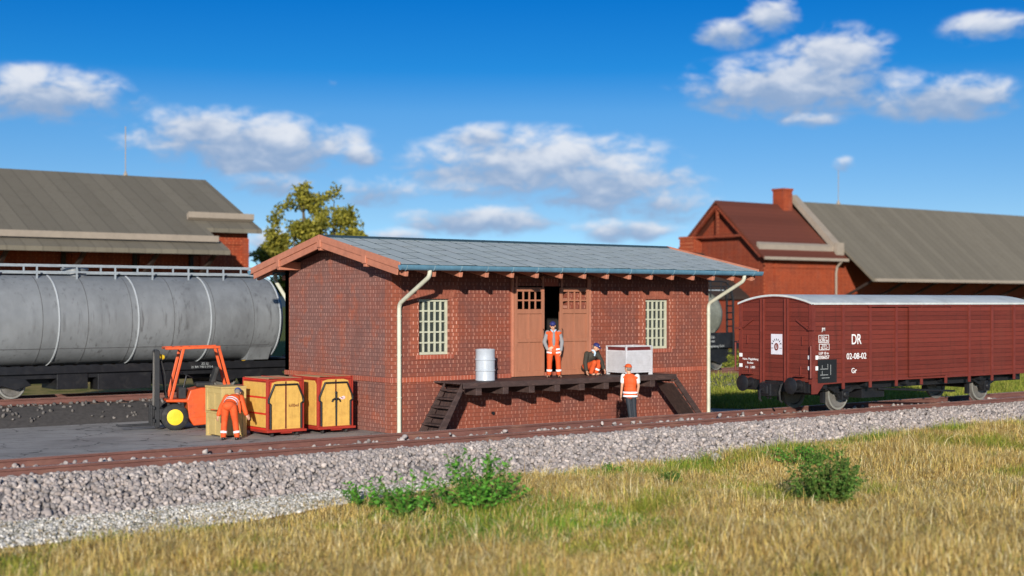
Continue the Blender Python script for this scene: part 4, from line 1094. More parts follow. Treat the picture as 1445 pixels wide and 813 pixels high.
def tank_wagon(xr, L, yc, zc, r, label, shell, dome, walkway_rails, ladder, frame_z, yellow):
    """xr: right end of the tank; origin under the middle on the rail head"""
    xm = xr-L/2; z0 = .70
    t = empty('tank_wagon', (xm, yc, z0), 0, label, 'tank wagon', 'tank wagons on the far track')
    h = L/2; zc -= z0
    pr = [(-h,.05),(-h+.02,r*.35),(-h+.09,r*.68),(-h+.22,r*.90),(-h+.42,r*.985),(-h+.6,r),(h-.6,r),(h-.42,r*.985),(h-.22,r*.90),(h-.09,r*.68),(h-.02,r*.35),(h,.05)]
    m = MB(); m.lathe((0,0,zc), (1,0,0), pr, 56); sh_ = m.build('tank_shell', shell, t, smooth=True)
    m = MB()
    for x in dome:
        m.lathe((x,0,zc), (1,0,0), [(0,r+.002),(.005,r+.03),(.042,r+.03),(.047,r+.002)], 56, cap=False)
    m.build_each('hoop', 'tank_hoop', sh_, smooth=True)
    for x in [(-h+1.5)+k*1.45 for k in range(int((2*h-2.6)/1.45)+1)]:
        m = MB(); m.lathe((x,0,zc), (1,0,0), [(0,r+.001),(.004,r+.007),(.018,r+.007),(.022,r+.001)], 56, cap=False); m.build('weld_seam', 'weld_line', sh_, smooth=True)
    m = MB(); m.tube([(-h+.7,-r*.80,zc-r*.606),(h-.7,-r*.80,zc-r*.606)], .011, 6); m.build('weld_seam', 'weld_line', sh_)
    m = MB(); m.lathe((-1.3 if L > 8 else 0,0,zc+r-.08), (0,0,1), [(0,.42),(.22,.42),(.24,.44),(.28,.44),(.30,.38)], 30); m.build('manhole', shell, sh_, smooth=True)
    m = MB(); m.box(-h-.5, h+.5, -1.0, -.86, frame_z-.26-z0, frame_z-z0); m.box(-h-.5, h+.5, .86, 1.0, frame_z-.26-z0, frame_z-z0)
    for x in (-h-.5, h+.36): m.box(x, x+.14, -1.25, 1.25, frame_z-.30-z0, frame_z+.04-z0)
    for x in (-h*.45, 0, h*.4): m.box(x-.08, x+.08, -.86, .86, frame_z-.2-z0, frame_z-.05-z0)
    m.box(-.9,.9,-.98,-.3,.20,.72); m.box(-2.2,-1.2,-.9,.5,.25,.78); m.box(1.1,1.9,-.95,.2,.3,.75); m.box(-h-.3,h+.3,-.30,.30,.42,frame_z-.05-z0); m.box(-h-.2,h+.2,-.85,-.75,.60,frame_z-.1-z0)
    fr = m.build('underframe', 'black', t, bev=.01)
    if yellow:
        m = MB(); m.box(h-1.2, h+.3, -1.03, -1.001, frame_z-.02-z0, frame_z+.02-z0)
        for k in range(24): m.box(-h+.3+k*.42, -h+.42+k*.42, -1.02, -1.001, frame_z-.01-z0, frame_z+.012-z0); m.build('yellow_edge', 'yellow_worn', fr)
    # saddles
    for x in (-h+.95, h-.95):
        m = MB(); m.prism([(-r*.55,frame_z-z0),(r*.55,frame_z-z0),(r*.86,zc-r*.48),(-r*.86,zc-r*.48)], 'yz', x-.42, x+.42); m.build('saddle', shell, t, bev=.01)
    for x in (-h+1.35, h-1.35):
        for d in (-.85, .85): wheelset(t, x+d, 1.5, .44)
        m = MB()
        for s in (-1,1):
            m.prism([(x-1.4,.42),(x-1.2,.62),(x-.4,.70),(x+.4,.70),(x+1.2,.62),(x+1.4,.42),(x+.9,.30),(x+.5,.42),(x-.5,.42),(x-.9,.30)], 'xz', s*1.0-.06, s*1.0+.06)
        m.box(x-.2,x+.2,-1,1,.45,.65); m.build('bogie_frame', 'black', t, bev=.01)
    for s in (-.88,.88):
        for e in (-1, 1):
            q = MB(); q.lathe((e*(h+.5), s, frame_z-.13-z0), (e,0,0), [(0,.13),(.3,.11),(.32,.08),(.5,.08),(.51,.22),(.56,.22)], 20); q.build('buffer', 'black', t, smooth=True)
    if walkway_rails:
        zt = zc+r; m = MB(); m.box(-h+.4, h-.2, -.32, .32, zt+.01, zt+.05); wk = m.build('walkway', 'grey_steel', t)
        for y in (-.62, .62):
            m = MB(); x = -h+.5
            while x < h: m.box(x-.025, x+.025, y-.02, y+.02, zt-.16, zt+.30); x += 1.28
            m.box(-h+.45, h-.1, y-.025, y+.025, zt+.26, zt+.315); m.box(-h+.45, h-.1, y-.022, y+.022, zt+.05, zt+.10)
            m.build('handrail', 'grey_steel', wk)
    if ladder:
        zt = zc+r; m = MB()
        m.box(h-1.5, h+.45, -.75, .75, zt+.0, zt+.05); pf = m.build('platform', 'grey_steel', t)
        for y in (-.75,.75):
            m = MB()
            for x in (h-1.45, h-.75, h-.1, h+.35): m.tube([(x,y,zt-.3),(x,y,zt+.42)], .03, 6)
            m.tube([(h-1.45,y,zt+.42),(h-.1,y,zt+.42),(h+.2,y,zt+.38),(h+.4,y,zt+.22),(h+.45,y,zt-.1)], .03, 6); m.tube([(h-1.45,y,zt+.2),(h+.35,y,zt+.2)], .02, 6)
            m.build('handrail', 'black', pf)
        m = MB()
        for y in (-1.12,-.74): m.tube([(h+.10,y,zt+.2),(h+.28,y,zt-.45),(h+.30,y,frame_z-z0-.6)], .05, 8)
        z = frame_z-z0-.5
        while z < zt-.2: m.box(h+.24,h+.30,-1.1,-.76,z-.03,z+.03); z += .30
        m.build('ladder', 'black', t)
        m = MB(); m.box(-h, h+.45, -1.06, -1.001, frame_z-z0-.25, frame_z-z0+.42); pl = m.build('side_plate', 'black', t)
        for s_, x, z, sz in (('ZZdh',h-1.0,.22,.16),('20 060',h-1.0,.04,.13),('Magdeburg 53-51',h-.7,-.17,.14)):
            text('lettering', s_, sz, (x,-1.065,frame_z-z0+z), FACE_FRONT, 'chalk', pl, .002)
    else:
        for s_, x, z, sz in (('ZZ 52',h-3.0,-.08,.10),('21 RIV 748 0 215-6',h-3.1,-.18,.10)):
            text('lettering', s_, sz, (x,-1.004,frame_z-z0+z), FACE_FRONT, 'chalk', fr, .002)
    return t
tank_wagon(2.25, 11.6, 11.4, 3.14, 1.46, 'long grey tank wagon with walkway rail, left of the brick shed', 'tank_grey', (1.86-2.25+5.8-.04, -.72-2.25+5.8-.04, -3.3-2.25+5.8, -5.9-2.25+5.8, -8.6-2.25+5.8), True, False, 1.72, True)
tank_wagon(24.3, 9.0, 11.4, 3.16, 1.06, 'grey green tank wagon with black end ladder, partly hidden behind the goods wagon', 'tank_green', (2.2,-2.2), False, True, 1.95, False)

# ------------------------------------------------------------------ tracks, ballast, ground
def track(name, y, gauge, x0, x1, label, sleepers):
    t = empty(name, (0, y, 0), 0, label, 'railway track')
    for s in (-1, 1):
        yc = s*gauge/2
        prof = [(-.075,.50),(.075,.50),(.075,.515),(.020,.535),(.014,.64),(.036,.655),(.036,.693),(.026,.70),(-.026,.70),(-.036,.693),(-.036,.655),(-.014,.64),(-.020,.535),(-.075,.515)]
        m = MB(); m.prism([(yc+a*1.15, z) for a, z in prof], 'yz', x0, x1); r_ = m.build('rail', 'steel_rail', t)
        h = MB(); h.box(x0, x1, yc-.030, yc+.030, .7005, .703); h.build('rail_head', 'rail_top', r_)
    sm = None
    n = int(sleepers)
    for k in range(n):
        x = x0 + (x1-x0)*(k+.5)/n
        if sm is None:
            m = MB(); m.box(-.12,.12,-1.28,1.28,.35,.495)
            for s in (-1,1): m.box(-.1,.1,s*gauge/2-.16,s*gauge/2+.16,.495,.51)
            sm = m.build('sleeper', 'sleeper', t, bev=.01); sm.location = (x,0,0)
        else:
            c = sm.copy(); COL.objects.link(c); c.location = (x,0,0); c.parent = t
track('railway_track', -7.075, 1.56, -24, 26, 'rust brown railway track on the ballast in front of the shed', 66)
track('railway_track', 11.4, 1.50, -28, 60, 'railway track under the two tank wagons behind the shed', 96)
def bank(name, prof, x0, x1, mat):
    m = MB(); n = 60; V = []; F = []; k = len(prof)
    for i in range(n+1):
        x = x0+(x1-x0)*i/n
        for y, z in prof: V.append((x, y+.06*math.sin(x*.9+y), z+.02*math.sin(x*1.7+y*3)))
    for i in range(n):
        for j in range(k-1): F.append((i*k+j, (i+1)*k+j, (i+1)*k+j+1, i*k+j+1))
    m.add(V, F); return structure(m.build(name, mat, None, smooth=True))
NEAR = [(-9.75,-.12),(-9.45,.0),(-8.6,.43),(-8.25,.50),(-5.9,.50),(-5.4,.44),(-4.2,.25),(-3.2,.22),(-2.4,.0),(-2.1,-.1)]
bank('ballast_bed', NEAR, -30, 45, 'bed')
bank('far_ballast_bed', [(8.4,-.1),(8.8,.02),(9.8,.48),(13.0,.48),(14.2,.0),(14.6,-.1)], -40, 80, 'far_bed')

def terrain(X, Y):
    z = .30*(vnoise(X,Y,.16,1)-.5) + .14*(vnoise(X,Y,.45,2)-.5)
    fore = np.clip((-9.3-Y)/2.5, 0, 1)
    right = np.clip((X-2)/9, 0, 1)*np.clip((-9.0-Y)/1.2, 0, 1)
    return np.where(Y < -8.2, fore*z + right*.22 - .03, -.03)
def ground():
    xs = np.concatenate([[-3000,-900,-300,-120,-60], np.arange(-36, 40, .5), [60,120,300,900,3000]])
    ysn = np.concatenate([[-400,-120,-60,-40], np.arange(-32, -7, .5), [-4,0,5,20,60,120,300,900,3000]])
    X, Y = np.meshgrid(xs, ysn); Z = terrain(X, Y); Z = np.where((np.abs(X) > 50) | (Y < -38), -.05, Z)
    ny, nx_ = X.shape; V = np.stack([X, Y, Z], -1).reshape(-1, 3)
    idx = np.arange(ny*nx_).reshape(ny, nx_)
    F = np.stack([idx[:-1,:-1], idx[:-1,1:], idx[1:,1:], idx[1:,:-1]], -1).reshape(-1, 4)
    m = MB(); m.add([tuple(p) for p in V], [tuple(f) for f in F]); return structure(m.build('ground', 'soil', None, smooth=True, clean=False))
def soil_mat():
    m, nt, b = new_mat('soil'); v = coords(nt)
    n1 = noise(nt, v, .5, 6, .65); n2 = noise(nt, v, 9, 5, .65)
    sp = nt.nodes.new('ShaderNodeSeparateXYZ'); nt.links.new(v, sp.inputs[0])
    dry = mixc(nt, smooth(nt, n2, .35, .65), (.30,.21,.075), (.46,.33,.13))
    green = mixc(nt, smooth(nt, n2, .35, .65), (.075,.095,.018), (.15,.155,.030))
    fore = M_(nt, 'MAXIMUM', smooth(nt, sp.outputs[1], -2.0, -4.0), M_(nt, 'MULTIPLY', smooth(nt, sp.outputs[0], 13., 9.), .75))
    c = mixc(nt, M_(nt, 'MULTIPLY', fore, smooth(nt, n1, .62, .42)), green, dry)
    nt.links.new(c, b.inputs['Base Color']); b.inputs['Roughness'].default_value = .95; b.inputs['Specular IOR Level'].default_value = .1
    bump(nt, b, n2, .6, .03); return m
MT['soil'] = soil_mat(); ground()
# yard surface: asphalt beside and around the shed, one sheet a little above the soil
m = MB(); P = [(-40,-3.0),(-40,8.3),(0,8.3),(12.9,8.3),(13.1,4.0),(14.2,1.0),(15.6,-.8),(17.8,-2.0),(19.5,-3.0)]
m.add([(x,y,.006) for x, y in P], [tuple(range(len(P)))]); structure(m.build('yard_pavement', 'asphalt', None, clean=True))

# ------------------------------------------------------------------ stones
def ico(sub):
    bm = bmesh.new(); bmesh.ops.create_icosphere(bm, subdivisions=sub, radius=1.)
    V = np.array([v.co[:] for v in bm.verts]); F = np.array([[v.index for v in f.verts] for f in bm.faces]); bm.free(); return V, F
def rand_rot(n):
    q = NR.normal(size=(n,4)); q /= np.linalg.norm(q, axis=1)[:,None]; w,x,y,z = q.T
    return np.stack([1-2*(y*y+z*z),2*(x*y-z*w),2*(x*z+y*w),2*(x*y+z*w),1-2*(x*x+z*z),2*(y*z-x*w),2*(x*z-y*w),2*(y*z+x*w),1-2*(x*x+y*y)],-1).reshape(n,3,3)
def stones(name, P, rad, cols, sub):
    V0, F0 = ico(sub); n = len(P); T = []
    for k in range(10):
        V = V0*(.9+.2*NR.random((len(V0),1)))
        for c in range(8):                                   # broken facets
            d = NR.normal(size=3); d /= np.linalg.norm(d); h = .46+.30*NR.random()
            e = V @ d; V = V - np.where(e > h, e-h, 0)[:,None]*d
        T.append(V)
    T = np.array(T); t = NR.integers(0, 10, n)
    S = np.stack([1.+.3*NR.random(n), .8+.25*NR.random(n), .65+.3*NR.random(n)], -1)*rad[:,None]
    V = np.einsum('nij,nvj->nvi', rand_rot(n), T[t]*S[:,None,:]) + P[:,None,:]
    F = (F0[None]+ (np.arange(n)*len(V0))[:,None,None]).reshape(-1,3)
    c = np.array(cols)[NR.integers(0, len(cols), n)]*(.75+.5*NR.random((n,1)))
    return np_mesh(name, V.reshape(-1,3), F, np.repeat(c, len(V0), 0), 'stone', None, 'stuff')
def bedz(y): return np.interp(y, [p[0] for p in NEAR], [p[1] for p in NEAR])
GREY = [(.335,.285,.262),(.28,.245,.23),(.375,.325,.295),(.32,.265,.235),(.25,.22,.205),(.43,.365,.325)]
n = 18500; X = NR.uniform(-17.5, 19, n); Y = NR.uniform(-9.75, -7.99, n); r_ = NR.uniform(.034, .072, n)*(1+.25*(NR.random(n) < .08))
Z = bedz(Y)+r_*.35+NR.uniform(0,.05,n); Z = np.minimum(Z, np.where(Y > -8.35, .545, 9))
n2 = 1500; X2 = NR.uniform(-17.5, 19, n2); Y2 = NR.uniform(-7.72, -6.40, n2); r2 = NR.uniform(.045, .08, n2); Z2 = .505+NR.uniform(0,.13,n2)*NR.random(n2)**2.
n3 = 1500; X3 = NR.uniform(-17.5, 19, n3); Y3 = NR.uniform(-6.2, -4.6, n3); r3 = NR.uniform(.04, .08, n3); Z3 = bedz(Y3)+.02
stones('ballast_gravel', np.stack([np.r_[X,X2,X3], np.r_[Y,Y2,Y3], np.r_[Z,Z2,Z3]], -1), np.r_[r_,r2,r3], GREY, 2)
n = 24000; X = NR.uniform(-18.5, 1, n); w = np.clip((.5-X)/9, .12, 1.4)
Y = -9.5 - NR.random(n)**1.2*1.7*w; r_ = NR.uniform(.016, .045, n)
stones('fine_gravel', np.stack([X, Y, terrain(X,Y)+.03], -1), r_, [(.55,.50,.42),(.62,.58,.52),(.40,.37,.32),(.30,.24,.16),(.66,.62,.56),(.22,.21,.16)], 1)
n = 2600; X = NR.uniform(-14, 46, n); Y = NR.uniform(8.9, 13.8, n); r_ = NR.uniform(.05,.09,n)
stones('far_ballast_gravel', np.stack([X, Y, np.interp(Y,[8.4,8.8,9.8,13,14.2],[-.1,.02,.48,.48,0])+.03], -1), r_, [(.13,.117,.107),(.10,.09,.084),(.16,.143,.13)], 1)  # stone colours lowered too, carrying the shade around the far track

# ------------------------------------------------------------------ grass
def blades(name, X, Y, Z, H, Wd, lean, cols, mat='blade'):
    n = len(X); a = NR.uniform(0, 2*np.pi, n); d = np.stack([np.cos(a), np.sin(a), np.zeros(n)], -1)
    b = a + np.pi/2 + NR.normal(0,.5,n); s = np.stack([np.cos(b), np.sin(b), np.zeros(n)], -1)*Wd[:,None]/2
    P = np.stack([X,Y,Z], -1); up = np.array([0,0,1.])
    m1 = P + up*(H*.5)[:,None] + d*(H*lean*.22)[:,None]
    m2 = P + up*(H*.82*(1-.12*lean))[:,None] + d*(H*lean*.60)[:,None]
    tp = P + up*(H*(1-.30*lean))[:,None] + d*(H*lean*1.0)[:,None]
    V = np.stack([P-s, P+s, m1-s*.85, m1+s*.85, m2-s*.55, m2+s*.55, tp-s*.06, tp+s*.06], 1).reshape(-1,3)
    base = (np.arange(n)*8)[:,None,None]
    F = (np.array([[0,1,3,2],[2,3,5,4],[4,5,7,6]])[None]+base).reshape(-1,4)
    return np_mesh(name, V, F, np.repeat(cols, 8, 0), mat, None, 'stuff')
n = 800000
# sample so that the ground is filled evenly over the field in front of the track
X = NR.uniform(-19, 17, n); Y = -8.6 - NR.random(n)*17.
edge = np.where(X < -4, -9.80-.20*np.clip(-4.5-X,0,9), np.where(X > 0, -9.2+.05*np.clip(X,0,8), -9.6)) + .55*(vnoise(X,Y*0,.8,5)-.5)
dist = edge - Y
fade = np.clip(dist/1.1, 0, 1)
patch = vnoise(X, Y, .42, 3)*.6 + vnoise(X, Y, 1.3, 4)*.4
keep = (dist > 0) & (NR.random(n) < (.4+.6*fade)*(.35+.85*patch))
# camera lies over Y -33; keep the wedge it can see plus a margin
rel = (X+21.7)*.7926 - (Y+33.77)*.6097; fwd = (X+21.7)*.6097 + (Y+33.77)*.7926
keep &= (np.abs(rel) < fwd*.44+1.5) & (fwd > 16.3)
X, Y, fade, dist = X[keep], Y[keep], fade[keep], dist[keep]; n = len(X)
g1 = vnoise(X, Y, .33, 7)*.55 + vnoise(X, Y, 1.1, 8)*.45
zone = np.exp(-(((X+7.0)/2.7)**2 + ((Y+15.6)/2.9)**2))*.62*(.4+1.1*vnoise(X,Y,.8,18))                       # tall green stand
zone += np.exp(-(((X+7.2)/1.8)**2 + ((Y+12.8)/1.6)**2))*.55                       # greens at the weeds
zone += np.exp(-((dist-1.0)/1.05)**2)*np.clip((X+3.4)/1.5,0,1)*np.clip((vnoise(X,Y,.7,17)-.25)*4,0,1)*.8           # fresh strip at the ballast
zone += np.exp(-(((X-.3)/1.8)**2 + ((Y+15.2)/1.4)**2))*.35
green = np.clip((g1-.60)*5.0 + zone*2.1, 0, 1)
pick = NR.random(n)
straw = np.array([(.82,.60,.20),(.86,.67,.29),(.72,.49,.15),(.88,.75,.42),(.52,.33,.10),(.78,.60,.17),(.40,.25,.08)])
olive = np.array([(.46,.44,.06),(.36,.40,.05),(.54,.48,.09),(.24,.33,.04)])
fresh = np.array([(.20,.38,.04),(.14,.30,.034),(.28,.42,.05)])
col = straw[NR.integers(0, 7, n)]
isg = pick < green*.85+.05; col[isg] = olive[NR.integers(0, 4, isg.sum())]
strip = (zone > .42) & (NR.random(n) < .55); col[strip] = fresh[NR.integers(0, 3, strip.sum())]
col = col*(.72+.5*NR.random((n,1)))
H = (.08+.22*NR.random(n)**1.4)*(.55+.45*fade)*(.38+1.0*vnoise(X,Y,.55,9))*(.7+.6*vnoise(X,Y,2.2,19)); tall = NR.random(n) < .06; H[tall] *= 1.7
H[strip] *= .75
lean = np.clip(NR.normal(.55,.28,n) + .55*(vnoise(X,Y,.9,15)-.4), .05, 1.5); lay = NR.random(n) < .30; lean[lay] = NR.uniform(1.3,2.2,lay.sum())
blades('grass', X, Y, terrain(X,Y)-.01, H, NR.uniform(.005,.010,n)*(1+.3*(~isg)), lean, col)

n = 90000; X = NR.uniform(12.4, 46, n); Y = NR.uniform(-3.2, 10.2, n)
edgey = np.interp(X, [12.9,13.1,14.2,15.6,17.8,19.5,21], [8.3,4.0,1.0,-.8,-2.0,-3.0,-4])
keep = (Y > edgey + .15*np.sin(X*3)) & (NR.random(n) < .35+.9*vnoise(X,Y,.7,12)); X, Y = X[keep], Y[keep]; n = len(X)
col = np.array([(.24,.28,.03),(.32,.33,.045),(.16,.21,.028),(.40,.36,.08)])[NR.integers(0,4,n)]*(.6+.6*vnoise(X,Y,.5,13)[:,None]+.2*NR.random((n,1)))
Z = np.interp(Y, [5,8.4,8.8,9.8], [0,0,.02,.48])
blades('far_grass', X, Y, Z-.01, .08+.22*NR.random(n)*(.4+vnoise(X,Y,.9,14)), NR.uniform(.012,.026,n), np.clip(NR.normal(.5,.25,n),.05,1), col)

# ------------------------------------------------------------------ leaves, shrubs, tree
def leaf_quads(C, D, L, Wd):
    """pointed leaves: four-corner blades round a midrib, random roll"""
    n = len(C); up = NR.normal(size=(n,3)); D = D/np.linalg.norm(D,axis=1)[:,None]
    s = np.cross(D, up); s /= np.linalg.norm(s,axis=1)[:,None]; nn = np.cross(D, s)
    a = C; b = C + D*(L*.45)[:,None] + s*(Wd*.5)[:,None] + nn*(L*.06)[:,None]; c = C + D*L[:,None]; d = C + D*(L*.45)[:,None] - s*(Wd*.5)[:,None] + nn*(L*.06)[:,None]
    V = np.stack([a,b,c,d],1).reshape(-1,3); F = np.arange(n*4).reshape(n,4); return V, F
def weed(name, loc, h, rad, stems, per, ls, cols, label, cat, group=None, upright=.7):
    x, y = loc; z = float(terrain(np.array([x]), np.array([y]))[0])
    r = empty(name, (x,y,z), 0, label, cat, group); m = MB(); C = []; D = []
    for k in range(stems):
        a = rnd.uniform(0, 2*math.pi); q = rnd.random()**.6*rad; hh = h*rnd.uniform(.55,1.05)*(1-.4*(q/rad)**2)
        b = Vector((math.cos(a)*q*.45, math.sin(a)*q*.45, 0)); t = Vector((math.cos(a)*q, math.sin(a)*q, hh)); mid = b.lerp(t,.5)+Vector((0,0,hh*.12))
        m.tube([b, mid, t], [.007,.006,.003], 5)
        for j in range(per):
            u = rnd.uniform(.18,1.); p = b*(1-u)**2+mid*2*u*(1-u)+t*u*u; aa = rnd.uniform(0,2*math.pi)
            C.append(p); D.append((math.cos(aa), math.sin(aa), rnd.uniform(-.2,.9)))
    m.build('stem', 'stem_green', r)
    C = np.array([tuple(p) for p in C]); D = np.array(D); n = len(C)
    V, F = leaf_quads(C, D, ls*(.6+.7*NR.random(n)), ls*.5*(.7+.5*NR.random(n)))
    col = np.array(cols)[NR.integers(0,len(cols),n)]*(.65+.6*NR.random((n,1)))
    np_mesh('foliage', V, F, np.repeat(col,4,0), 'leaf', r); return r
MT['stem_green'] = paint('stem_green', (.12,.16,.03), .7)
BR = [(.115,.34,.035),(.085,.26,.03),(.16,.40,.05),(.06,.18,.025)]
DK = [(.075,.16,.026),(.10,.21,.034),(.055,.12,.02),(.14,.25,.045)]
GW = 'leafy weeds at the foot of the ballast'
weed('weed', (-8.1,-11.7), .60, .55, 24, 16, .09, BR, 'small bright weed at the ballast edge, leftmost of the weeds', 'weed', GW)
weed('weed', (-7.9,-12.9), .85, .75, 32, 15, .10, BR, 'bright green broad weed between the two other weeds left of the tall grass', 'weed', GW)
weed('weed', (-6.75,-13.3), 1.08, 1.0, 70, 16, .11, BR, 'largest bright green weed clump below the loading platform', 'weed', GW)
weed('weed', (-1.25,-10.7), .30, .35, 14, 14, .07, BR, 'low dark green weed at the ballast edge right of the platform worker', 'weed', GW)
weed('shrub', (-1.45,-12.7), .36, .30, 34, 16, .055, DK, 'small round dark shrub alone in the dry grass', 'shrub')
weed('shrub', (-1.15,-16.6), 1.12, .80, 110, 24, .08, DK, 'big dark green shrub in the dry grass at the right', 'shrub')
weed('shrub', (3.9,-11.6), .45, .95, 60, 16, .07, BR, 'bright green low shrub below the goods wagon', 'shrub')
def rock(x, y, r, label):
    m = MB(); m.ellip((0,0,r*.35), (r*1.2,r*.85,r*.7), None, 16, 10)
    m.v = [(a*(1+.22*(float(vnoise(np.array([a/r*1.3+x]),np.array([b/r*1.3+c]),1.,21)[0])-.5)*2), b*(1+.2*math.sin(a*9/r+y)), c*(1+.15*math.sin(b*7/r))) for a,b,c in m.v]
    o = m.build('rock', 'rock', None); o.location = (x,y,float(terrain(np.array([x]),np.array([y]))[0])); tag(o, label, 'rock', 'stones lying in the dry grass')
rock(-1.75,-12.15,.14,'pale flat stone just left of the small round shrub'); rock(-2.1,-11.3,.11,'pale stone near the low weed at the ballast edge'); rock(2.6,-10.1,.16,'rounded pale stone at the ballast edge under the goods wagon')

# background tree with two crowns
def crown_cloud(blobs, n):
    w = np.array([b[3]*b[4]*b[5] for b in blobs]); k = NR.choice(len(blobs), n, p=w/w.sum()); B = np.array(blobs)[k]
    q = NR.normal(size=(n,3)); q /= np.linalg.norm(q,axis=1)[:,None]; rr = NR.random(n)**.42
    return B[:,:3] + q*rr[:,None]*B[:,3:6]
tr = empty('tree', (31.6, 60., 0), VIEW, 'olive green tree with two pointed crowns behind the shed roof', 'tree')
m = MB(); m.tube([(0,0,-.1),(.1,0,2.5),(.0,.1,4.8),(-.6,0,7.4),(-.75,0,10.5),(-.7,0,12.6)], [.38,.30,.25,.18,.10,.03], 10)
m.tube([(.0,.1,4.4),(.8,.2,6.5),(1.5,.0,8.6),(1.55,0,11.4)], [.2,.16,.11,.03], 8); m.tube([(0,0,4.0),(-1.6,.2,6.0),(-2.9,.1,7.6),(-3.3,0,9.2)], [.18,.14,.08,.03], 8)
m.tube([(.3,0,4.2),(1.9,-.2,5.9),(3.4,-.1,7.2)], [.16,.1,.03], 8); m.tube([(-.3,0,5.6),(-1.3,-.5,7.6),(-1.5,-.6,9.3)], [.12,.08,.03], 8)
m.build('trunk', 'bark', tr)
bl = []
def lobe(cx_, z0, z1, w0, k):
    for i in range(k):
        t = (i+.5)/k; z = z0+(z1-z0)*t; ww = w0*(1-t)**.75*(.8+.5*rnd.random())+.28
        for s in range(5 if ww > .8 else 3):
            bl.append((cx_+rnd.uniform(-1,1)*ww*.8, rnd.uniform(-1,1)*ww*.7, z+rnd.uniform(-.3,.3), ww*rnd.uniform(.32,.55), ww*rnd.uniform(.32,.55), rnd.uniform(.45,.85)))
lobe(-.95, 6.6, 13.1, 2.5, 14); lobe(1.8, 6.6, 12.3, 2.1, 12); lobe(-2.5, 6.4, 10.4, 1.3, 8); lobe(3.1, 6.2, 9.8, 1.1, 7); lobe(.2, 4.6, 8.2, 2.9, 6)
P = crown_cloud(bl, 44000); n = len(P); keep = vnoise(P[:,0]+P[:,1]*.5, P[:,2], 1.05, 31)+.30*NR.random(n) > .56; P = P[keep]; n = len(P)
D = NR.normal(size=(n,3)); V, F = leaf_quads(P, D, .18+.18*NR.random(n), .12+.12*NR.random(n))
col = np.array([(.30,.265,.035),(.22,.205,.03),(.38,.33,.05),(.15,.15,.022)])[NR.integers(0,4,n)]*(.7+.5*vnoise(P[:,0],P[:,2],1.3,33)[:,None])
np_mesh('crown', V, F, np.repeat(col,4,0), 'leaf', tr)
# shrubs on the bank beyond the far track
for i, (x, y, h, rad, lab) in enumerate(((31.,17.5,1.7,1.3,'sunlit yellow green bush beyond the far track, right of the shed'),(35.,18.5,1.5,1.4,'yellow green bush beyond the far track, seen between shed and goods wagon'),(39.5,18.,1.6,1.5,'green bush beyond the far track behind the goods wagon'))):
    weed('bush', (x,y), h, rad, 60, 26, .16, [(.26,.27,.035),(.20,.23,.03),(.32,.30,.05)], lab, 'bush', 'bushes beyond the far track')

# ------------------------------------------------------------------ buildings in the distance
def roof_slab(mb, x0, x1, ya, za, yb, zb, th=.25):
    mb.prism([(ya,za),(yb,zb),(yb,zb-th),(ya,za-th)], 'yz', x0, x1)
# left: grey roofed goods hall
hl_ = empty('brick_hall', (6.,45.,0), 0, 'orange brick hall with large grey brown roof behind the grey tank wagon', 'building')
X0, X1 = -16., 12.5
m = MB(); m.box(X0, X1, 0, 14.2, -.2, 8.0); m.prism([(.02,8.0),(14.18,8.0),(7.08,11.35)], 'yz', X0+.01, X1-.01); wl = m.build('wall', 'farbrick', hl_)
m = MB()
for x in (X1-.45, X1-3.2, X1-7., X1-11., X1-15, X1-19): m.box(x, x+.45, -.14, -.001, -.2, 7.6)
m.box(X0, X1+.001, -.08, -.002, 7.2, 7.45); m.build_each('pilaster', 'farbrick', wl)
sl = (11.7-8.14)/(7.08+.8)
m = MB(); roof_slab(m, X0-.5, 13.05, -.8, 8.14, 7.08, 11.72); roof_slab(m, X0-.5, 13.05, 15., 8.14, 7.08, 11.72); rf_ = m.build('roof', 'far_roof', hl_)
m = MB(); roof_slab(m, X0-.5, 9.35, -4.0, 8.14-sl*3.2, -.805, 8.138); m.build('canopy', 'far_roof', rf_)
m = MB(); m.prism([(.2,8.62),(-.05,8.78),(-.05,9.12),(.25,8.98)], 'yz', 8.6, 12.9); m.prism([(-3.0,7.20),(-3.25,7.2),(-3.25,7.55),(-2.9,7.5)], 'yz', X0-.4, 9.0)
m.build_each("snow_guard", "far_trim", rf_)
m = MB()
for x in (8.7, 5.2, 1., -3.2, -7.4, -11.6):
    m.beam((x,-.15,4.6), (x,-3.4,6.5), .2, .2, (1,0,0)); m.beam((x,-.12,4.3), (x,-.12,7.0), .22, .22, (1,0,0)); m.beam((x,-.2,6.55), (x,-3.9,6.55), .2, .2)
m.build_each('brace', 'far_dark', hl_)
m = MB(); m.tube([(7.6,7.08,11.6),(7.6,7.08,14.8)], .03, 6); m.lathe((7.6,7.08,11.7), (0,0,1), [(0,.16),(.3,.04)], 8); m.build('lightning_rod', 'far_trim', rf_)
m = MB()
for x in (-14,-9.8,-5.6,-1.4): m.box(x, x+2.2, -.02, .05, .0, 3.6)
m.build_each('door', 'far_dark', wl)

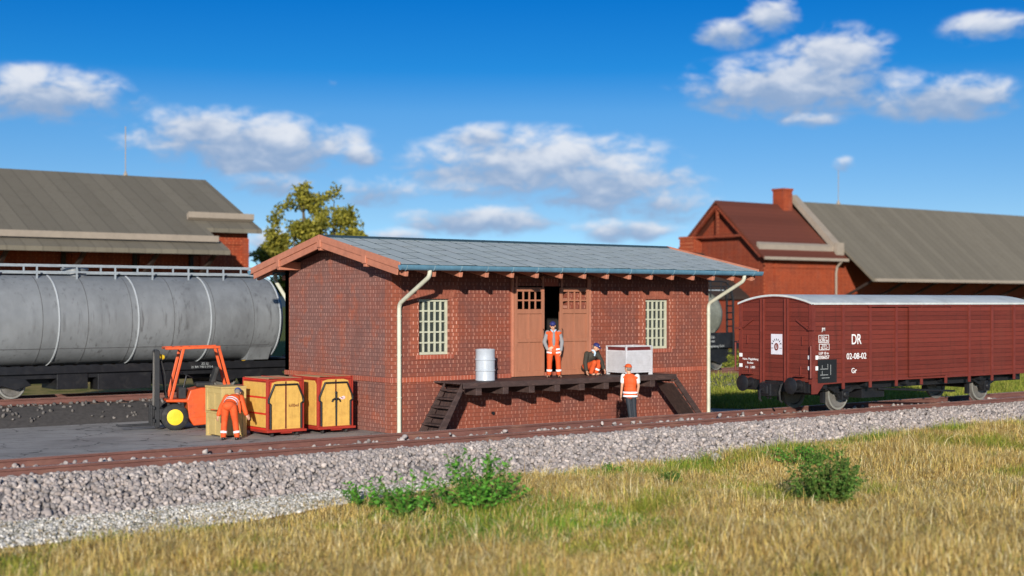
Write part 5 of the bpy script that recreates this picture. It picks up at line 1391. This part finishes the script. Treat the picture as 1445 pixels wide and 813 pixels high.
# right: red roofed hall with parapet and a grey roofed wing
hr = empty('brick_station', (64.6,45.,0), 0, 'orange brick building with red roof, parapet and chimney behind the goods wagon', 'building')
m = MB(); m.box(0, 9.0, 0, 9.3, -.2, 7.2); w1 = m.build('wall', 'farbrick', hr)
m = MB(); m.prism([(0,7.2),(9.3,7.2),(4.6,11.5)], 'yz', .001, .5); m.box(-.02,-.001, .0, 9.3, -.2, 7.2); m.build('gable_wall', 'farbrick_y_shaded', w1)
m = MB(); m.box(.0, .8, -.13, -.001, -.2, 7.0); m.box(1.25, 1.75, -.06, -.002, -.2, 7.0); m.box(0, 9., -.10, -.003, 6.55, 6.8); m.build_each('pilaster', 'farbrick', w1)
m = MB(); roof_slab(m, -.9, 8.4, -.85, 7.42, 4.55, 12.2, .22); roof_slab(m, -.9, 8.4, 9.95, 7.42, 4.55, 12.2, .22); r1 = m.build('roof', 'far_roof_red', hr)
roof2 = MB(); roof_slab(roof2, 8.401, 9.6, -.85, 7.42, -.3, 7.9, .22); roof2.build('roof_edge', 'far_roof_red', r1)
m = MB(); m.box(-.85, 9.5, -.98, -.851, 7.16, 7.40); m.prism([(-.18,8.0),(.12,8.24),(.12,8.62),(-.18,8.42)], 'yz', -.7, 9.1); m.build_each('snow_guard', 'far_trim', r1)
m = MB(); P = [(-.35,7.9),(4.54,12.55),(9.4,7.9),(9.4,8.6),(4.54,13.1),(-.35,8.6)]; m.prism(P, 'yz', 8.42, 9.25); m.box(8.38,9.3,-.6,-.351,7.7,8.75); m.build('parapet', 'far_trim', hr)
m = MB(); m.box(6.75, 7.9, 3.9, 5.1, 11.4, 13.35); m.box(6.68, 7.97, 3.83, 5.17, 13.351, 13.55); m.build('chimney', 'farbrick', r1)
m = MB(); m.box(-.95, .15, 7.05, 8.7, 6.2, 9.1); m.box(-1.02, .22, 6.98, 8.77, 9.1, 9.3); m.build('corner_pillar', 'farbrick', w1)
m = MB(); m.prism([(-.85,4.4),(6.9,8.0),(6.9,7.75),(-.85,4.1)], 'yz', -5.2, -.03) ; 
m = MB(); m.prism([(1.5,4.2),(6.9,7.9),(6.9,7.65),(1.5,3.95)], 'yz', -5.0, -.03); lt = m.build('lean_to_roof', 'far_dark', w1)
m = MB(); m.prism([(1.9,-.2),(6.7,-.2),(6.7,7.4),(1.9,4.1)], 'yz', -4.7, -.04); m.build('lean_to_wall', 'farbrick_y_shaded', w1)
m = MB(); m.beam((-.7,-.4,7.4), (-.7,4.5,11.7), .2, .3, (1,0,0)); m.beam((-.7,9.5,7.4), (-.7,4.6,11.7), .2, .3, (1,0,0)); m.beam((-.65,1.6,9.2),(-.65,7.5,9.2),.2,.25,(1,0,0)); m.beam((-.65,4.55,9.2),(-.65,4.55,11.6),.2,.2,(1,0,0)); m.build_each('gable_truss', 'farbrick_y_shaded', r1)
m = MB(); m.tube([(8.75,-.85,7.2),(8.75,-.3,6.7),(8.75,-.2,6.2),(8.75,-.2,-.1)], .1, 10); m.build('downpipe', 'far_trim', w1)
hw = empty('station_wing', (74.2,45.,0), 0, 'long brick wing with grey roof to the right of the red roofed building', 'building')
m = MB(); m.box(0, 40, .6, 8.7, -.2, 7.4); w2 = m.build('wall', 'farbrick', hw)
m = MB(); roof_slab(m, -.3, 40.5, -3.6, 5.7, 4.55, 12.55, .25); roof_slab(m, -.3, 40.5, 12.6, 5.7, 4.55, 12.55, .25); r2_ = m.build('roof', 'far_roof', hw)
m = MB(); m.box(.0, 40., -3.75, -3.601, 5.45, 5.7); m.build('eaves_board', 'far_trim', r2_)
m = MB(); m.tube([(5.2,4.55,12.5),(5.2,4.55,15.6)], .03, 6); m.lathe((5.2,4.55,12.5),(0,0,1),[(0,.22),(.4,.05)],8); m.build('lightning_rod', 'far_trim', r2_)
m = MB(); 
for k in range(9): m.beam((.6+k*4.5,.5,4.0),(.6+k*4.5,-3.2,5.7),.2,.2,(1,0,0))
m.box(0,40,.45,.599,3.8,4.1); m.build_each('brace', 'far_dark', hw)
m = MB()
for k in range(6): m.box(2+k*6.2, 4.4+k*6.2, .53, .599, 1.0, 3.4)
m.build_each('window', 'glass', w2)

# wooded hills on the horizon
def hills():
    m = MB(); n = 90; V = []; F = []
    for i in range(n+1):
        a = R(-20)+R(110)*i/n; d = 1500; h = 38+16*math.sin(a*9)+9*math.sin(a*23+1)+4*math.sin(a*61)
        for k, (dd, hh) in enumerate(((d-260,-2),(d-120,h*.55),(d,h),(d+200,h*.5),(d+400,-2))):
            V.append((-21.7+math.sin(a)*dd, -33.8+math.cos(a)*dd, hh))
    for i in range(n):
        for j in range(4): F.append((i*5+j,(i+1)*5+j,(i+1)*5+j+1,i*5+j+1))
    m.add(V, F); return structure(m.build('hills', 'hill_green', None, smooth=True))
MT['hill_green'] = paint('wooded_hill', (.030,.060,.075), .95, .3, .02)
hills()

# ------------------------------------------------------------------ daylight, sky, camera
SUN_EL = R(13.5); travel = Vector((.645, .764, 0)).normalized()
sd = bpy.data.lights.new('sun', 'SUN'); sd.energy = 4.6; sd.angle = R(1.); sd.color = (1., .95, .87)
so = bpy.data.objects.new('sun', sd); COL.objects.link(so)
dv = Vector((travel.x*math.cos(SUN_EL), travel.y*math.cos(SUN_EL), -math.sin(SUN_EL))); so.rotation_euler = dv.to_track_quat('-Z','Y').to_euler(); so.location = (-30,-40,30)
w = bpy.data.worlds.new('World'); scene.world = w; w.use_nodes = True; nt = w.node_tree
bg = nt.nodes['Background']; bg.inputs['Strength'].default_value = .15
gen = coords(nt, 'Generated'); sp = nt.nodes.new('ShaderNodeSeparateXYZ'); nt.links.new(gen, sp.inputs[0])
dx, dy, dz = sp.outputs
cb = nt.nodes.new('ShaderNodeCombineXYZ'); nt.links.new(dx, cb.inputs[0]); nt.links.new(dy, cb.inputs[1])
nt.links.new(M_(nt, 'ADD', M_(nt, 'MULTIPLY', M_(nt, 'MAXIMUM', dz, 0.), 3.4), .10), cb.inputs[2])
sky = nt.nodes.new('ShaderNodeTexSky'); sky.sky_type = 'NISHITA'; sky.sun_disc = False; sky.sun_elevation = SUN_EL
sky.sun_rotation = math.atan2(-travel.x, -travel.y); sky.air_density = 1.; sky.dust_density = .3; sky.ozone_density = 2.5
nrm = nt.nodes.new('ShaderNodeVectorMath'); nrm.operation = 'NORMALIZE'; nt.links.new(cb.outputs[0], nrm.inputs[0]); nt.links.new(nrm.outputs[0], sky.inputs['Vector'])
skyc = sky.outputs[0]
rp = nt.nodes.new('ShaderNodeValToRGB'); nt.links.new(dz, rp.inputs[0]); el_ = rp.color_ramp.elements
for i, (q, c) in enumerate(SKY_TINT):
    e = el_[i] if i < 2 else el_.new(q)
    e.position = q; e.color = (*c, 1)
tint = rp.outputs[0]; skyc = mixc(nt, 1., skyc, tint, 'MULTIPLY')
# clouds: banks at fixed bearings and heights above the horizon (degrees), broken up by noise
az = M_(nt, 'MULTIPLY', M_(nt, 'ARCTAN2', dx, dy), 57.2958); el = M_(nt, 'MULTIPLY', M_(nt, 'ARCSINE', dz), 57.2958)
v3 = nt.nodes.new('ShaderNodeCombineXYZ'); nt.links.new(az, v3.inputs[0]); nt.links.new(M_(nt, 'MULTIPLY', el, 1.9), v3.inputs[1])
nz = noise(nt, v3.outputs[0], .62, 7, .58, .25); nzb = noise(nt, v3.outputs[0], .30, 4, .55)
nf = M_(nt, 'ADD', M_(nt, 'MULTIPLY', nz, .7), M_(nt, 'MULTIPLY', nzb, .3))
CLOUDS = []
def px_cloud(x, y, w_, h_, amt):                 # bearings read off the photograph once
    CLOUDS.append((37.57+math.degrees(math.atan((x-722.5)/2005)), math.degrees(math.atan((427-y)/2005)), w_/2005*57.3/2, h_/2005*57.3/2, amt))
for c in CLOUD_LIST: px_cloud(*c)
mask = None; shade = None; wsum = None
for a0, e0, wa, he, amt in CLOUDS:
    u = M_(nt, 'DIVIDE', M_(nt, 'SUBTRACT', az, a0), wa); v = M_(nt, 'DIVIDE', M_(nt, 'SUBTRACT', el, e0), he)
    d = M_(nt, 'SQRT', M_(nt, 'ADD', M_(nt, 'MULTIPLY', u, u), M_(nt, 'MULTIPLY', v, v)))
    k = M_(nt, 'MULTIPLY', M_(nt, 'SUBTRACT', 1.35, d), amt)
    wt = M_(nt, 'POWER', M_(nt, 'ADD', M_(nt, 'MAXIMUM', k, 0.), .0001), 2.); vv = M_(nt, 'MULTIPLY', v, wt)
    if mask is None: mask, shade, wsum = k, vv, wt
    else:
        mask = M_(nt, 'SMOOTH_MAX', mask, k, .25); shade = M_(nt, 'ADD', shade, vv); wsum = M_(nt, 'ADD', wsum, wt)
shade = M_(nt, 'DIVIDE', shade, M_(nt, 'MAXIMUM', wsum, 1e-6))
dens = M_(nt, 'ADD', M_(nt, 'MULTIPLY', mask, .75), M_(nt, 'MULTIPLY', M_(nt, 'SUBTRACT', nf, .5), 2.6))
cm = M_(nt, 'MULTIPLY', smooth(nt, dens, -.02, .70), .92)
cm = M_(nt, 'MULTIPLY', cm, smooth(nt, mask, -.05, .30))
sh_ = smooth(nt, M_(nt, 'ADD', shade, M_(nt, 'MULTIPLY', M_(nt, 'SUBTRACT', nz, .5), 2.6)), -.55, .95)
cc = mixc(nt, sh_, CLOUD_LO, CLOUD_HI)
nt.links.new(mixc(nt, cm, skyc, cc), bg.inputs['Color'])

cd = bpy.data.cameras.new('camera'); cam = bpy.data.objects.new('camera', cd); COL.objects.link(cam); scene.camera = cam
cam.location = (-21.70, -33.77, 3.70); cam.rotation_euler = (R(90), 0, R(-37.57))
cd.sensor_width = 36; cd.lens = 49.95; cd.shift_y = 20.5/1445; cd.clip_end = 6000; cd.clip_start = .1
cd.dof.use_dof = True; cd.dof.focus_distance = 37.; cd.dof.aperture_fstop = .60
vs = scene.view_settings; vs.view_transform = 'Standard'; vs.look = 'None'; vs.exposure = EXPOSURE; vs.gamma = 1.; vs.use_curve_mapping = False
scene.cycles.use_denoising = True; scene.cycles.max_bounces = 6
